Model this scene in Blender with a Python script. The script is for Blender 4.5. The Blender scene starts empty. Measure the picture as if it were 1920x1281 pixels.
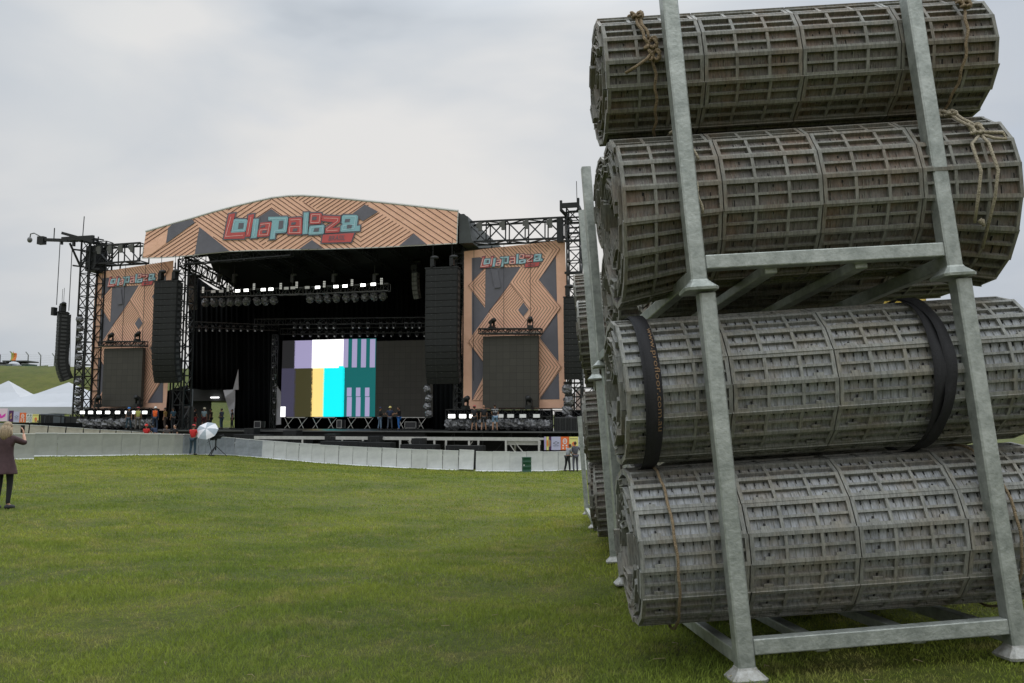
import bpy, bmesh, math, random
import numpy as np
from mathutils import Vector, Matrix, noise as mn
random.seed(7); R=math.radians
sc=bpy.context.scene; COL=sc.collection
# ---------------------------------------------------------------- camera geometry (photo is 1920 x 1281)
F=1500.0; TILT=R(5.52); CAM=Vector((0,0,1.4)); CT,ST=math.cos(TILT),math.sin(TILT)
def ray(px,py):
    dx=(px-960)/F; up=(640.5-py)/F
    return Vector((dx, CT-up*ST, ST+up*CT))
def PY(px,py,Y):
    r=ray(px,py); return CAM+r*(Y/r.y)
# stage frame: s along the front, d backwards, z up
SA=R(13.2); ES=Vector((math.cos(SA),-math.sin(SA),0)); ED=Vector((math.sin(SA),math.cos(SA),0)); SO=Vector((3.8,57,0))
def SW(s,d,z): return SO+ES*s+ED*d+Vector((0,0,z))
def SP(px,py,d):
    r=ray(px,py); t=((SO-CAM).dot(ED)+d)/r.dot(ED); p=CAM+r*t
    return ((p-SO).dot(ES), d, p.z)
SROT=-SA
DECK=0.55
# ---------------------------------------------------------------- materials
MATS={}
def mat(name,col,rough=.6,metal=0.,var=0.,vscale=4.,col2=None,bump=0.,bscale=40.,emit=None,es=1.,spec=None,wscale=None,bdist=.02):
    if name in MATS: return MATS[name]
    m=bpy.data.materials.new(name); m.use_nodes=True; nt=m.node_tree; N=nt.nodes; L=nt.links
    b=N['Principled BSDF']; b.inputs['Roughness'].default_value=rough; b.inputs['Metallic'].default_value=metal
    if spec is not None: b.inputs['Specular IOR Level'].default_value=spec
    c=(*col,1); b.inputs['Base Color'].default_value=c
    tc=N.new('ShaderNodeTexCoord')
    if var or col2:
        n=N.new('ShaderNodeTexNoise'); n.inputs['Scale'].default_value=vscale; n.inputs['Detail'].default_value=6; n.inputs['Roughness'].default_value=.65
        src=tc.outputs['Object']
        if wscale:
            mp=N.new('ShaderNodeMapping'); mp.inputs['Scale'].default_value=wscale; L.new(src,mp.inputs['Vector']); src=mp.outputs['Vector']
        L.new(src,n.inputs['Vector'])
        rp=N.new('ShaderNodeValToRGB'); rp.color_ramp.elements[0].position=.35; rp.color_ramp.elements[1].position=.68
        c2=col2 if col2 else tuple(x*(1-var) for x in col)
        rp.color_ramp.elements[0].color=(*c2,1); rp.color_ramp.elements[1].color=c
        L.new(n.outputs['Fac'],rp.inputs['Fac']); L.new(rp.outputs['Color'],b.inputs['Base Color'])
    if bump:
        n2=N.new('ShaderNodeTexNoise'); n2.inputs['Scale'].default_value=bscale; n2.inputs['Detail'].default_value=4; L.new(tc.outputs['Object'],n2.inputs['Vector'])
        bp=N.new('ShaderNodeBump'); bp.inputs['Strength'].default_value=bump; bp.inputs['Distance'].default_value=bdist
        L.new(n2.outputs['Fac'],bp.inputs['Height']); L.new(bp.outputs['Normal'],b.inputs['Normal'])
    if emit:
        b.inputs['Emission Color'].default_value=(*emit,1); b.inputs['Emission Strength'].default_value=es
    MATS[name]=m; return m
# ---------------------------------------------------------------- mesh builder
ROOTM={}
class MB:
    def __init__(s,fn=None): s.v=[]; s.f=[]; s.m=[]; s.fn=fn; s.sm=[]
    def add(s,vs,fs,mi=0,smooth=False):
        o=len(s.v)
        for p in vs: s.v.append(tuple(s.fn(*p)) if s.fn else tuple(p))
        for f in fs: s.f.append(tuple(i+o for i in f)); s.m.append(mi); s.sm.append(smooth)
    def box(s,c,z,mi=0,M=None):
        hx,hy,hz=z[0]/2,z[1]/2,z[2]/2
        vs=[Vector((x*hx,y*hy,w*hz)) for x in(-1,1) for y in(-1,1) for w in(-1,1)]
        if M is not None: vs=[M@q for q in vs]
        c=Vector(c); s.add([q+c for q in vs],[(0,1,3,2),(4,6,7,5),(0,4,5,1),(2,3,7,6),(0,2,6,4),(1,5,7,3)],mi)
    def bb(s,a,b,mi=0):
        s.box([(a[i]+b[i])/2 for i in range(3)],[abs(b[i]-a[i]) for i in range(3)],mi)
    def bar(s,p,q,r,mi=0,n=4,r2=None,cap=True,smooth=False):
        p=Vector(p);q=Vector(q);d=(q-p)
        if d.length<1e-6: return
        d.normalize(); u=d.cross(Vector((0,0,1)))
        if u.length<.05: u=d.cross(Vector((0,1,0)))
        u.normalize(); w=d.cross(u); r2=r if r2 is None else r2
        vs=[];a0=math.pi/4 if n==4 else 0
        for c,rr in((p,r),(q,r2)):
            for k in range(n):
                a=a0+2*math.pi*k/n; vs.append(c+u*math.cos(a)*rr+w*math.sin(a)*rr)
        fs=[(k,(k+1)%n,n+(k+1)%n,n+k) for k in range(n)]
        s.add(vs,fs,mi,smooth)
        if cap:
            s.add(vs[:n],[tuple(range(n))[::-1]],mi); s.add(vs[n:],[tuple(range(n))],mi)
    def tube(s,pts,r,mi=0,n=6,radii=None):
        pts=[Vector(p) for p in pts]; vs=[]; pu=None
        for i,p in enumerate(pts):
            d=(pts[min(i+1,len(pts)-1)]-pts[max(i-1,0)]).normalized()
            if pu is None:
                u=d.cross(Vector((0,0,1)))
                if u.length<.1: u=d.cross(Vector((0,1,0)))
            else: u=pu-d*pu.dot(d)
            u.normalize(); pu=u; w=d.cross(u); rr=radii[i] if radii else r
            for k in range(n):
                a=2*math.pi*k/n; vs.append(p+u*math.cos(a)*rr+w*math.sin(a)*rr)
        fs=[(i*n+k,i*n+(k+1)%n,(i+1)*n+(k+1)%n,(i+1)*n+k) for i in range(len(pts)-1) for k in range(n)]
        fs+=[tuple(range(n))[::-1],tuple((len(pts)-1)*n+k for k in range(n))]
        s.add(vs,fs,mi,True)
    def lathe(s,prof,c=(0,0,0),mi=0,n=16,M=None,smooth=True):
        vs=[]; c=Vector(c)
        for r,z in prof:
            for k in range(n):
                a=2*math.pi*k/n; q=Vector((r*math.cos(a),r*math.sin(a),z))
                if M is not None: q=M@q
                vs.append(q+c)
        fs=[(i*n+k,i*n+(k+1)%n,(i+1)*n+(k+1)%n,(i+1)*n+k) for i in range(len(prof)-1) for k in range(n)]
        s.add(vs,fs,mi,smooth)
    def ell(s,c,r,mi=0,n=10,m=7,M=None,jit=0):
        prof=[]
        vs=[];c=Vector(c)
        for i in range(m+1):
            t=math.pi*i/m
            for k in range(n):
                a=2*math.pi*k/n; j=1+random.uniform(-jit,jit)
                q=Vector((r[0]*math.sin(t)*math.cos(a)*j,r[1]*math.sin(t)*math.sin(a)*j,r[2]*math.cos(t)*(1 if jit==0 else j)))
                if M is not None:q=M@q
                vs.append(q+c)
        fs=[(i*n+k,(i+1)*n+k,(i+1)*n+(k+1)%n,i*n+(k+1)%n) for i in range(m) for k in range(n)]
        s.add(vs,fs,mi,jit==0)
    def truss(s,p,q,w,h,r=.03,step=None,mi=0,up=(0,0,1),web=None):
        p=Vector(p);q=Vector(q);d=q-p;Ln=d.length;d.normalize();up=Vector(up)
        a=d.cross(up); a=a.normalized() if a.length>.05 else Vector((1,0,0)); b=a.cross(d)
        step=step or max(w,h); n=max(1,round(Ln/step)); web=web or r*.6
        cs=[a*(w/2)*i+b*(h/2)*j for i,j in((-1,-1),(1,-1),(1,1),(-1,1))]
        for c in cs: s.bar(p+c,q+c,r,mi,4)
        for i in range(n+1):
            o=p+d*(Ln*i/n)
            for k in range(4):
                s.bar(o+cs[k],o+cs[(k+1)%4],web,mi,3,cap=False)
                if i<n:
                    o2=p+d*(Ln*(i+1)/n); A,B=(k,(k+1)%4) if i%2 else ((k+1)%4,k)
                    s.bar(o+cs[A],o2+cs[B],web,mi,3,cap=False)
    def mesh(s,name,mats,inv=None):
        me=bpy.data.meshes.new(name)
        vs=s.v if inv is None else [tuple(inv@Vector(p)) for p in s.v]
        me.from_pydata(vs,[],s.f); 
        for m in mats: me.materials.append(m)
        if s.m:
            me.polygons.foreach_set('material_index',s.m); me.polygons.foreach_set('use_smooth',s.sm)
        me.update(); return me
    def build(s,name,mats,parent=None,label=None):
        if not isinstance(mats,(list,tuple)): mats=[mats]
        inv=None
        if parent is not None: inv=wm(parent).inverted()
        o=bpy.data.objects.new(name,s.mesh(name,mats,inv)); COL.objects.link(o)
        if parent is not None: o.parent=parent
        if label: o['label']=label
        return o
    def top(s,name,mats,label,cat,group=None,kind=None,rotz=0):
        if not isinstance(mats,(list,tuple)): mats=[mats]
        a=np.array(s.v); c=(a.min(0)+a.max(0))/2; c[2]=a[:,2].min()
        M=Matrix.Translation(c)@Matrix.Rotation(rotz,4,'Z')
        o=bpy.data.objects.new(name,s.mesh(name,mats,M.inverted())); o.matrix_world=M; COL.objects.link(o)
        ROOTM[o.name]=M
        tag(o,label,cat,group,kind); return o
def wm(o):
    if o.parent is not None: return wm(o.parent)@Matrix.Identity(4)
    return ROOTM[o.name]
def tag(o,label=None,cat=None,group=None,kind=None):
    if label:o['label']=label
    if cat:o['category']=cat
    if group:o['group']=group
    if kind:o['kind']=kind
def thing(name,label,cat,loc=(0,0,0),rotz=0,group=None,M=None):
    o=bpy.data.objects.new(name,None); o.empty_display_size=.2
    if M is None: M=Matrix.Translation(Vector(loc))@Matrix.Rotation(rotz,4,'Z')
    o.matrix_world=M; COL.objects.link(o); ROOTM[o.name]=M; tag(o,label,cat,group); return o
def place(o,M): o.matrix_world=M; ROOTM[o.name]=M; return o
def LM(loc,rotz=0,s=1.): return Matrix.Translation(Vector(loc))@Matrix.Rotation(rotz,4,'Z')@Matrix.Scale(s,4)
KIDS={}
def kids(o): return [c for c in COL.objects if c.parent==o]
def copy_tree(o,M=None,label=None,group=None,_k=None):
    c=o.copy(); COL.objects.link(c)
    if M is not None: place(c,M)
    if label:c['label']=label
    if group:c['group']=group
    key=o.name
    if key not in KIDS: KIDS[key]=kids(o)
    for ch in KIDS[key]:
        d=copy_tree(ch); d.parent=c
    return c
def poly_off(pts,d):
    n=len(pts); A=sum(pts[i][0]*pts[(i+1)%n][1]-pts[(i+1)%n][0]*pts[i][1] for i in range(n)); sg=1 if A>0 else -1; out=[]
    for i in range(n):
        p0,p1,p2=pts[i-1],pts[i],pts[(i+1)%n]
        def nr(a,b):
            x,y=b[0]-a[0],b[1]-a[1]; l=math.hypot(x,y) or 1; return (y/l*sg,-x/l*sg)
        n1,n2=nr(p0,p1),nr(p1,p2); mx,my=n1[0]+n2[0],n1[1]+n2[1]; k=max(.45,(mx*mx+my*my)/2)
        out.append((p1[0]+mx/k*d,p1[1]+my/k*d))
    return out
def clip_line(p,q,poly):
    """pieces of segment pq inside polygon"""
    ts=[0,1]; dx,dy=q[0]-p[0],q[1]-p[1]; n=len(poly)
    for i in range(n):
        a,b=poly[i],poly[(i+1)%n]; ex,ey=b[0]-a[0],b[1]-a[1]; den=dx*ey-dy*ex
        if abs(den)<1e-9: continue
        t=((a[0]-p[0])*ey-(a[1]-p[1])*ex)/den; u=((a[0]-p[0])*dy-(a[1]-p[1])*dx)/den
        if 0<=u<=1 and 0<t<1: ts.append(t)
    ts.sort(); out=[]
    for a,b in zip(ts,ts[1:]):
        m=(a+b)/2
        if b-a>1e-4 and inside((p[0]+dx*m,p[1]+dy*m),poly): out.append(((p[0]+dx*a,p[1]+dy*a),(p[0]+dx*b,p[1]+dy*b)))
    return out
def inside(p,poly):
    c=False;n=len(poly)
    for i in range(n):
        a,b=poly[i],poly[(i+1)%n]
        if (a[1]>p[1])!=(b[1]>p[1]) and p[0]<(b[0]-a[0])*(p[1]-a[1])/(b[1]-a[1])+a[0]: c=not c
    return c
from mathutils.geometry import tessellate_polygon
class Art:
    """flat printed shapes in a 2-D space mapped to a surface; layer lifts each print by a few mm"""
    def __init__(s,mb,fn): s.mb=mb; s.fn=fn
    def poly(s,pts,mi,layer):
        tri=tessellate_polygon([[Vector((x,y,0)) for x,y in pts]])
        vs=[s.fn(x,y,layer) for x,y in pts]; s.mb.add(vs,[tuple(t) for t in tri],mi)
    def line(s,p,q,w,mi,layer):
        x,y=q[0]-p[0],q[1]-p[1]; l=math.hypot(x,y)
        if l<1e-6:return
        nx,ny=-y/l*w/2,x/l*w/2
        s.mb.add([s.fn(a,b,layer) for a,b in((p[0]+nx,p[1]+ny),(q[0]+nx,q[1]+ny),(q[0]-nx,q[1]-ny),(p[0]-nx,p[1]-ny))],[(0,1,2,3)],mi)
    def clines(s,p,q,w,mi,layer,regs):
        segs=[(p,q)]
        for r in regs:
            ns=[]
            for a,b in segs: ns+=clip_line(a,b,r)
            segs=ns
        for a,b in segs: s.line(a,b,w,mi,layer)
_tx={}
def text_polys(t):
    if t in _tx: return _tx[t]
    cu=bpy.data.curves.new('lettering','FONT'); cu.body=t; cu.resolution_u=2; o=bpy.data.objects.new('lettering',cu); COL.objects.link(o)
    bpy.context.view_layer.update(); dg=bpy.context.evaluated_depsgraph_get(); me=bpy.data.meshes.new_from_object(o.evaluated_get(dg))
    vs=[(v.co.x,v.co.y) for v in me.vertices]; fs=[tuple(p.vertices) for p in me.polygons]
    bpy.data.objects.remove(o); bpy.data.meshes.remove(me); bpy.data.curves.remove(cu)
    xs=[v[0] for v in vs]; ys=[v[1] for v in vs]; x0,x1,y0,y1=min(xs),max(xs),min(ys),max(ys)
    vs=[((x-x0)/(x1-x0),(y-y0)/(y1-y0)) for x,y in vs]; _tx[t]=(vs,fs); return _tx[t]
def art_text(art,t,quad,mi,layer):
    """quad: tl,tr,br,bl in art space"""
    vs,fs=text_polys(t); tl,tr,br,bl=quad; out=[]
    for u,v in vs:
        top=(tl[0]+(tr[0]-tl[0])*u,tl[1]+(tr[1]-tl[1])*u); bo=(bl[0]+(br[0]-bl[0])*u,bl[1]+(br[1]-bl[1])*u)
        out.append(art.fn(bo[0]+(top[0]-bo[0])*v,bo[1]+(top[1]-bo[1])*v,layer))
    art.mb.add(out,fs,mi)
# ---------------------------------------------------------------- terrain
def rotm(yaw,roll,pitch): return Matrix.Rotation(yaw,4,'Z')@Matrix.Rotation(roll,4,'Y')@Matrix.Rotation(pitch,4,'X')
RK=Matrix.Translation((1.1301,4.0,.1475))@rotm(.0497,-.0637,-.0587)
RW,RH,RD=1.3647,1.9135,3.1686
BP=[(8,812,38),(66,811.5,41.5),(170,811.5,42),(325,813,46),(380,816,50),(430,820,54.5),(482,825,56),(609,834.5,53.5),(745,841,51.5),(860,845,50),(937,847,49.5),(1030,846.5,50.5),(1112,844.5,52),(1200,843,54)]
BW=[PY(*b) for b in BP]
cps=[]
for u in(-1.5,0,RW,3.):
    for v in (0,RD,5.5,9.): p=RK@Vector((u,v,-.01)); cps.append(tuple(p))
cps+=[(0,0,0.02),(-2,4,-.02),(-1,8,-.12),(-10.1,16,-.31),(-6,8,-.12),(-8,2,0),(4,0,.33),(2,20,-.75),(-5,25,-.6),(6,30,-1.0),(-16,26,-.35),(-25,20,-.2),(12,12,.1),(20,30,-.6),(0,-10,.3)]
for p in BW: cps.append((p.x,p.y,p.z-1.2))
cps+=[(-30,50,-.25),(-24,56,-.8),(-10,60,-1.7),(5,60,-1.9),(-40,75,-1.0),(-10,80,-1.9),(20,70,-1.9),(-20,100,-1.8),(30,100,-1.9),(-60,60,-.6),(-60,20,0),(50,20,.2),(50,60,-1.6)]
CP=np.array(cps)
def tpsk(r2): return np.where(r2>1e-9,.5*r2*np.log(np.maximum(r2,1e-9)),0)
_n=len(CP); _r2=((CP[:,None,:2]-CP[None,:,:2])**2).sum(-1)
_A=np.zeros((_n+3,_n+3)); _A[:_n,:_n]=tpsk(_r2)+np.eye(_n)*.6; _A[:_n,_n]=1;_A[:_n,_n+1:]=CP[:,:2];_A[_n,:_n]=1;_A[_n+1:,:_n]=CP[:,:2].T
_w=np.linalg.solve(_A,np.concatenate([CP[:,2],[0,0,0]]))
def GZ(x,y):
    x=np.asarray(x,float);y=np.asarray(y,float);sh=x.shape;xf=x.ravel();yf=y.ravel();out=np.zeros(len(xf))
    for i in range(0,len(xf),20000):
        a=xf[i:i+20000];b=yf[i:i+20000]; r2=(a[:,None]-CP[None,:,0])**2+(b[:,None]-CP[None,:,1])**2
        out[i:i+20000]=tpsk(r2)@_w[:_n]+_w[_n]+_w[_n+1]*a+_w[_n+2]*b
    far=np.clip((np.hypot(xf*.9,np.maximum(yf-20,0))-55)/25,0,1); far=far*far*(3-2*far)
    t=np.clip(np.where(yf<0,(-yf-5)/20,0),0,1); far=np.maximum(far,t)
    base=np.where(yf<0,.2,-1.8); z=out*(1-far)+base*far
    h=np.clip((yf-.25*xf-92)/38,0,1); h=h*h*(3-2*h); side=np.clip((25-xf)/45,0,1); side=side*side*(3-2*side)
    z=z+h*(10.6)*side
    z=z+.018*np.sin(xf*1.7+yf*.6)*np.sin(yf*1.1-xf*.4)
    return z.reshape(sh)
def gz(x,y): return float(GZ(np.array([x]),np.array([y]))[0])
xs=np.concatenate([-np.geomspace(60,900,22)[::-1],np.arange(-58,-12,1.5),np.arange(-12,12,.35),np.arange(12,60,1.5),np.geomspace(62,900,22)])
ys=np.concatenate([np.arange(-40,0,3),np.arange(0,22,.35),np.arange(22,64,1.),np.arange(64,150,3.),np.geomspace(155,1200,16)])
XX,YY=np.meshgrid(xs,ys); ZZ=GZ(XX,YY); nx,ny=len(xs),len(ys)
me=bpy.data.meshes.new('ground'); V=np.stack([XX.ravel(),YY.ravel(),ZZ.ravel()],1)
fs=[(j*nx+i,j*nx+i+1,(j+1)*nx+i+1,(j+1)*nx+i) for j in range(ny-1) for i in range(nx-1)]
me.from_pydata(V.tolist(),[],fs); me.polygons.foreach_set('use_smooth',[True]*len(fs))
def grass_nodes(name,ca,cb,cc,bumpy):
    m=bpy.data.materials.new(name); m.use_nodes=True; N=m.node_tree.nodes; L=m.node_tree.links; b=N['Principled BSDF']
    b.inputs['Roughness'].default_value=.75; b.inputs['Specular IOR Level'].default_value=.15
    g=N.new('ShaderNodeNewGeometry')
    def nz(s,det=5,rough=.6,sc=None):
        n=N.new('ShaderNodeTexNoise'); n.inputs['Scale'].default_value=s; n.inputs['Detail'].default_value=det; n.inputs['Roughness'].default_value=rough
        if sc:
            mp=N.new('ShaderNodeMapping'); mp.inputs['Scale'].default_value=sc; L.new(g.outputs['Position'],mp.inputs['Vector']); L.new(mp.outputs['Vector'],n.inputs['Vector'])
        else: L.new(g.outputs['Position'],n.inputs['Vector'])
        return n
    def ramp(n,p0,p1,c0,c1):
        r=N.new('ShaderNodeValToRGB'); r.color_ramp.elements[0].position=p0; r.color_ramp.elements[1].position=p1
        r.color_ramp.elements[0].color=(*c0,1); r.color_ramp.elements[1].color=(*c1,1); L.new(n.outputs['Fac'],r.inputs['Fac']); return r
    r1=ramp(nz(.55,6,.7),.38,.62,ca,cb); r2=ramp(nz(1.9,8,.75),.5,.72,(0,0,0),(1,1,1))
    mx=N.new('ShaderNodeMix'); mx.data_type='RGBA'; L.new(r2.outputs['Color'],mx.inputs['Factor']); L.new(r1.outputs['Color'],mx.inputs['A']); mx.inputs['B'].default_value=(*cc,1)
    r3=ramp(nz(.09,4,.6),.4,.65,(.78,.85,.8),(1.18,1.1,1.)); m2=N.new('ShaderNodeMix'); m2.data_type='RGBA'; m2.blend_type='MULTIPLY'; m2.inputs['Factor'].default_value=1
    L.new(mx.outputs['Result'],m2.inputs['A']); L.new(r3.outputs['Color'],m2.inputs['B'])
    r4=ramp(nz(14,6,.8,(1,1,1)),.3,.7,(.62,.66,.6),(1.3,1.25,1.2)); m3=N.new('ShaderNodeMix'); m3.data_type='RGBA'; m3.blend_type='MULTIPLY'; m3.inputs['Factor'].default_value=1
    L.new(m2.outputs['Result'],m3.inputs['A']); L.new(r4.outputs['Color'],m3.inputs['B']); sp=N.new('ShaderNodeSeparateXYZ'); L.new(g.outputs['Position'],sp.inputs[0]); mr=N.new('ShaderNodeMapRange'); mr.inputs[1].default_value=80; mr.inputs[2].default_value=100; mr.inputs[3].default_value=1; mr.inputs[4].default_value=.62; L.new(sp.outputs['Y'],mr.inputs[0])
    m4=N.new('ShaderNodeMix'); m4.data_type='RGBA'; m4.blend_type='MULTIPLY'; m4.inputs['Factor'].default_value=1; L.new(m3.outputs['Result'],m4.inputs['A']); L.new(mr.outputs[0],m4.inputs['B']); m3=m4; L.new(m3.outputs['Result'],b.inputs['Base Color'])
    if bumpy:
        n=nz(22,8,.8); bp=N.new('ShaderNodeBump'); bp.inputs['Strength'].default_value=.9; bp.inputs['Distance'].default_value=.08; L.new(n.outputs['Fac'],bp.inputs['Height']); L.new(bp.outputs['Normal'],b.inputs['Normal'])
    else: 
        ms=N.new('ShaderNodeBsdfTranslucent'); L.new(m3.outputs['Result'],ms.inputs['Color']); mxs=N.new('ShaderNodeMixShader'); mxs.inputs[0].default_value=.3
        L.new(b.outputs[0],mxs.inputs[1]); L.new(ms.outputs[0],mxs.inputs[2]); L.new(mxs.outputs[0],N['Material Output'].inputs['Surface'])
    return m
GC=((.10,.125,.022),(.145,.165,.03),(.18,.16,.06))
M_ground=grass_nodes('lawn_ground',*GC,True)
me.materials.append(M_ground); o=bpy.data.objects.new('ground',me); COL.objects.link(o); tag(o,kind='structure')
# grass blades
def grass():
    rng=np.random.default_rng(3); P=[]
    for y0,y1,den,h,w in((2.6,5,7000,.034,.003),(5,7.5,4200,.036,.0038),(7.5,12,1700,.04,.006),(12,18,700,.045,.009),(18,30,220,.05,.015),(30,43,60,.06,.032),(43,58,30,.06,.045)):
        xm=.7*y1+.5; n=int(den*(y1-y0)*2*xm); x=rng.uniform(-xm,xm,n); y=rng.uniform(y0,y1,n); k=(abs(x)<.68*y+.4)&((y<30)|(x<.16*y+3)); x,y=x[k],y[k]
        P.append(np.stack([x,y,np.full(len(x),h),np.full(len(x),w)],1))
    P=np.concatenate(P); lim=np.interp(P[:,0],[b_.x for b_ in BW],[b_.y for b_ in BW])-.5; P=P[P[:,1]<lim]; n=len(P); z=GZ(P[:,0],P[:,1])
    nb=np.array([mn.noise(Vector((x*.9,y*.9,0))) for x,y in P[:,:2]]); keep=rng.uniform(0,1,n)<np.clip(.95+.9*nb,.65,1); P=P[keep]; nb=nb[keep]; z=z[keep]; n=len(P)
    cl=nb*1.6+.5*np.sin(P[:,0]*5.1+np.sin(P[:,1]*3.3)*2)*np.sin(P[:,1]*4.3+P[:,0]*1.7)
    h=.78*P[:,2]*rng.uniform(.45,1.35,n)*(1+.35*cl); w=P[:,3]*rng.uniform(.6,1.3,n)
    a=rng.uniform(0,2*np.pi,n); ln=rng.uniform(.2,1.3,n)*h; b=rng.uniform(0,2*np.pi,n)
    B=np.stack([P[:,0],P[:,1],z-.004],1); S=np.stack([np.cos(a)*w,np.sin(a)*w,0*w],1)
    T=B+np.stack([np.cos(b)*ln,np.sin(b)*ln,h],1); Mi=B+np.stack([np.cos(b)*ln*.35,np.sin(b)*ln*.35,h*.62],1)
    V=np.stack([B-S*.6,B+S*.6,Mi+S*.5,Mi-S*.5,T],1).reshape(-1,3)
    i=np.arange(n)*5; loops=np.stack([i,i+1,i+2,i+3,i+3,i+2,i+4],1).ravel()
    st=np.stack([np.arange(n)*7,np.arange(n)*7+4],1).ravel(); me=bpy.data.meshes.new('grass')
    me.vertices.add(len(V)); me.vertices.foreach_set('co',V.ravel()); me.loops.add(len(loops)); me.loops.foreach_set('vertex_index',loops)
    me.polygons.add(len(st)); me.polygons.foreach_set('loop_start',st); me.update(calc_edges=True); me.validate()
    return me
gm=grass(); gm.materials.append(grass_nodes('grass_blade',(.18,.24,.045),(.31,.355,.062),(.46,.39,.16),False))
rs=random.Random(9); mb=MB()
for i in range(260):
    y=2.8+rs.random()**1.6*17; x=rs.uniform(-.66,.5)*y; l=rs.uniform(.02,.09); an=rs.uniform(0,6.28); z=gz(x,y)+.018; bn=rs.uniform(-.03,.03)
    p=[(x,y,z),(x+l*.5*math.cos(an)+bn,y+l*.5*math.sin(an),z+.012),(x+l*math.cos(an),y+l*math.sin(an)+bn,z+.004)]
    mb.tube(p,.0016,0,4)
o=mb.top('straw',mat('dry_straw',(.36,.29,.15),.8,var=.4,vscale=2),'scattered dry straw stalks lying on the lawn','straw',kind='stuff')
o=bpy.data.objects.new('grass',gm); COL.objects.link(o); tag(o,'short green and straw-flecked lawn grass covering the field','grass',kind='stuff')
# ---------------------------------------------------------------- racks and rolls of flooring
M_galv=mat('galvanised_steel',(.43,.45,.415),.42,.45,col2=(.24,.26,.235),vscale=13,bump=.15,bscale=60)
M_galvd=mat('galvanised_foot',(.42,.42,.4),.6,.3,col2=(.26,.25,.22),vscale=30,bump=.3)
def plastic(name,c,c2,c3):
    m=bpy.data.materials.new(name); m.use_nodes=True; N=m.node_tree.nodes; L=m.node_tree.links; b=N['Principled BSDF']; b.inputs['Roughness'].default_value=.55; b.inputs['Specular IOR Level'].default_value=.3
    tc=N.new('ShaderNodeTexCoord'); oi=N.new('ShaderNodeObjectInfo')
    ad=N.new('ShaderNodeVectorMath'); ad.operation='ADD'; L.new(tc.outputs['Object'],ad.inputs[0])
    cx=N.new('ShaderNodeCombineXYZ'); mu=N.new('ShaderNodeMath'); mu.operation='MULTIPLY'; mu.inputs[1].default_value=40; L.new(oi.outputs['Random'],mu.inputs[0]); L.new(mu.outputs[0],cx.inputs[0]); L.new(mu.outputs[0],cx.inputs[2]); L.new(cx.outputs[0],ad.inputs[1])
    def nz(s,sc,det=5):
        mp=N.new('ShaderNodeMapping'); mp.inputs['Scale'].default_value=sc; L.new(ad.outputs[0],mp.inputs['Vector']); n=N.new('ShaderNodeTexNoise'); n.inputs['Scale'].default_value=s; n.inputs['Detail'].default_value=det; n.inputs['Roughness'].default_value=.7; L.new(mp.outputs[0],n.inputs['Vector']); return n
    def rp(n,a,b_,c0,c1):
        r=N.new('ShaderNodeValToRGB'); r.color_ramp.elements[0].position=a; r.color_ramp.elements[1].position=b_; r.color_ramp.elements[0].color=(*c0,1); r.color_ramp.elements[1].color=(*c1,1); L.new(n.outputs['Fac'],r.inputs['Fac']); return r
    r1=rp(nz(3,(1,1,1)),.35,.65,c,c2); r2=rp(nz(4,(1,1,1),8),.46,.62,(0,0,0),(.8,.8,.8)); r3=rp(nz(30,(3.5,.6,.6),3),.35,.6,(.62,.62,.62),(1.08,1.08,1.08))
    mx=N.new('ShaderNodeMix'); mx.data_type='RGBA'; L.new(r2.outputs[0],mx.inputs['Factor']); L.new(r1.outputs[0],mx.inputs['A']); mx.inputs['B'].default_value=(*c3,1)
    m2=N.new('ShaderNodeMix'); m2.data_type='RGBA'; m2.blend_type='MULTIPLY'; m2.inputs['Factor'].default_value=1; L.new(mx.outputs['Result'],m2.inputs['A']); L.new(r3.outputs[0],m2.inputs['B']); L.new(m2.outputs['Result'],b.inputs['Base Color'])
    bp=N.new('ShaderNodeBump'); bp.inputs['Strength'].default_value=.35; bp.inputs['Distance'].default_value=.004; n=nz(45,(4,.5,.5),3); L.new(n.outputs['Fac'],bp.inputs['Height']); L.new(bp.outputs['Normal'],b.inputs['Normal'])
    return m
M_pd=plastic('weathered_floor_plastic_frame',(.245,.24,.21),(.18,.175,.15),(.2,.165,.125))
M_pdf=plastic('weathered_floor_plastic_pan',(.19,.17,.155),(.13,.12,.11),(.2,.135,.095))
M_pc=plastic('grey_floor_plastic_frame',(.27,.27,.245),(.21,.21,.19),(.24,.215,.17))
M_pcf=plastic('grey_floor_plastic_pan',(.36,.37,.38),(.26,.27,.275),(.27,.24,.2))
M_slot_core=mat('dark_slot_and_core',(.015,.015,.014),.9)
M_rope=mat('jute_rope',(.34,.25,.15),.9,var=.4,vscale=60,bump=.8,bscale=150)
M_rope2=mat('pale_rope',(.5,.43,.31),.9,var=.35,vscale=60,bump=.8,bscale=150)
RL=2.22
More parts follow.
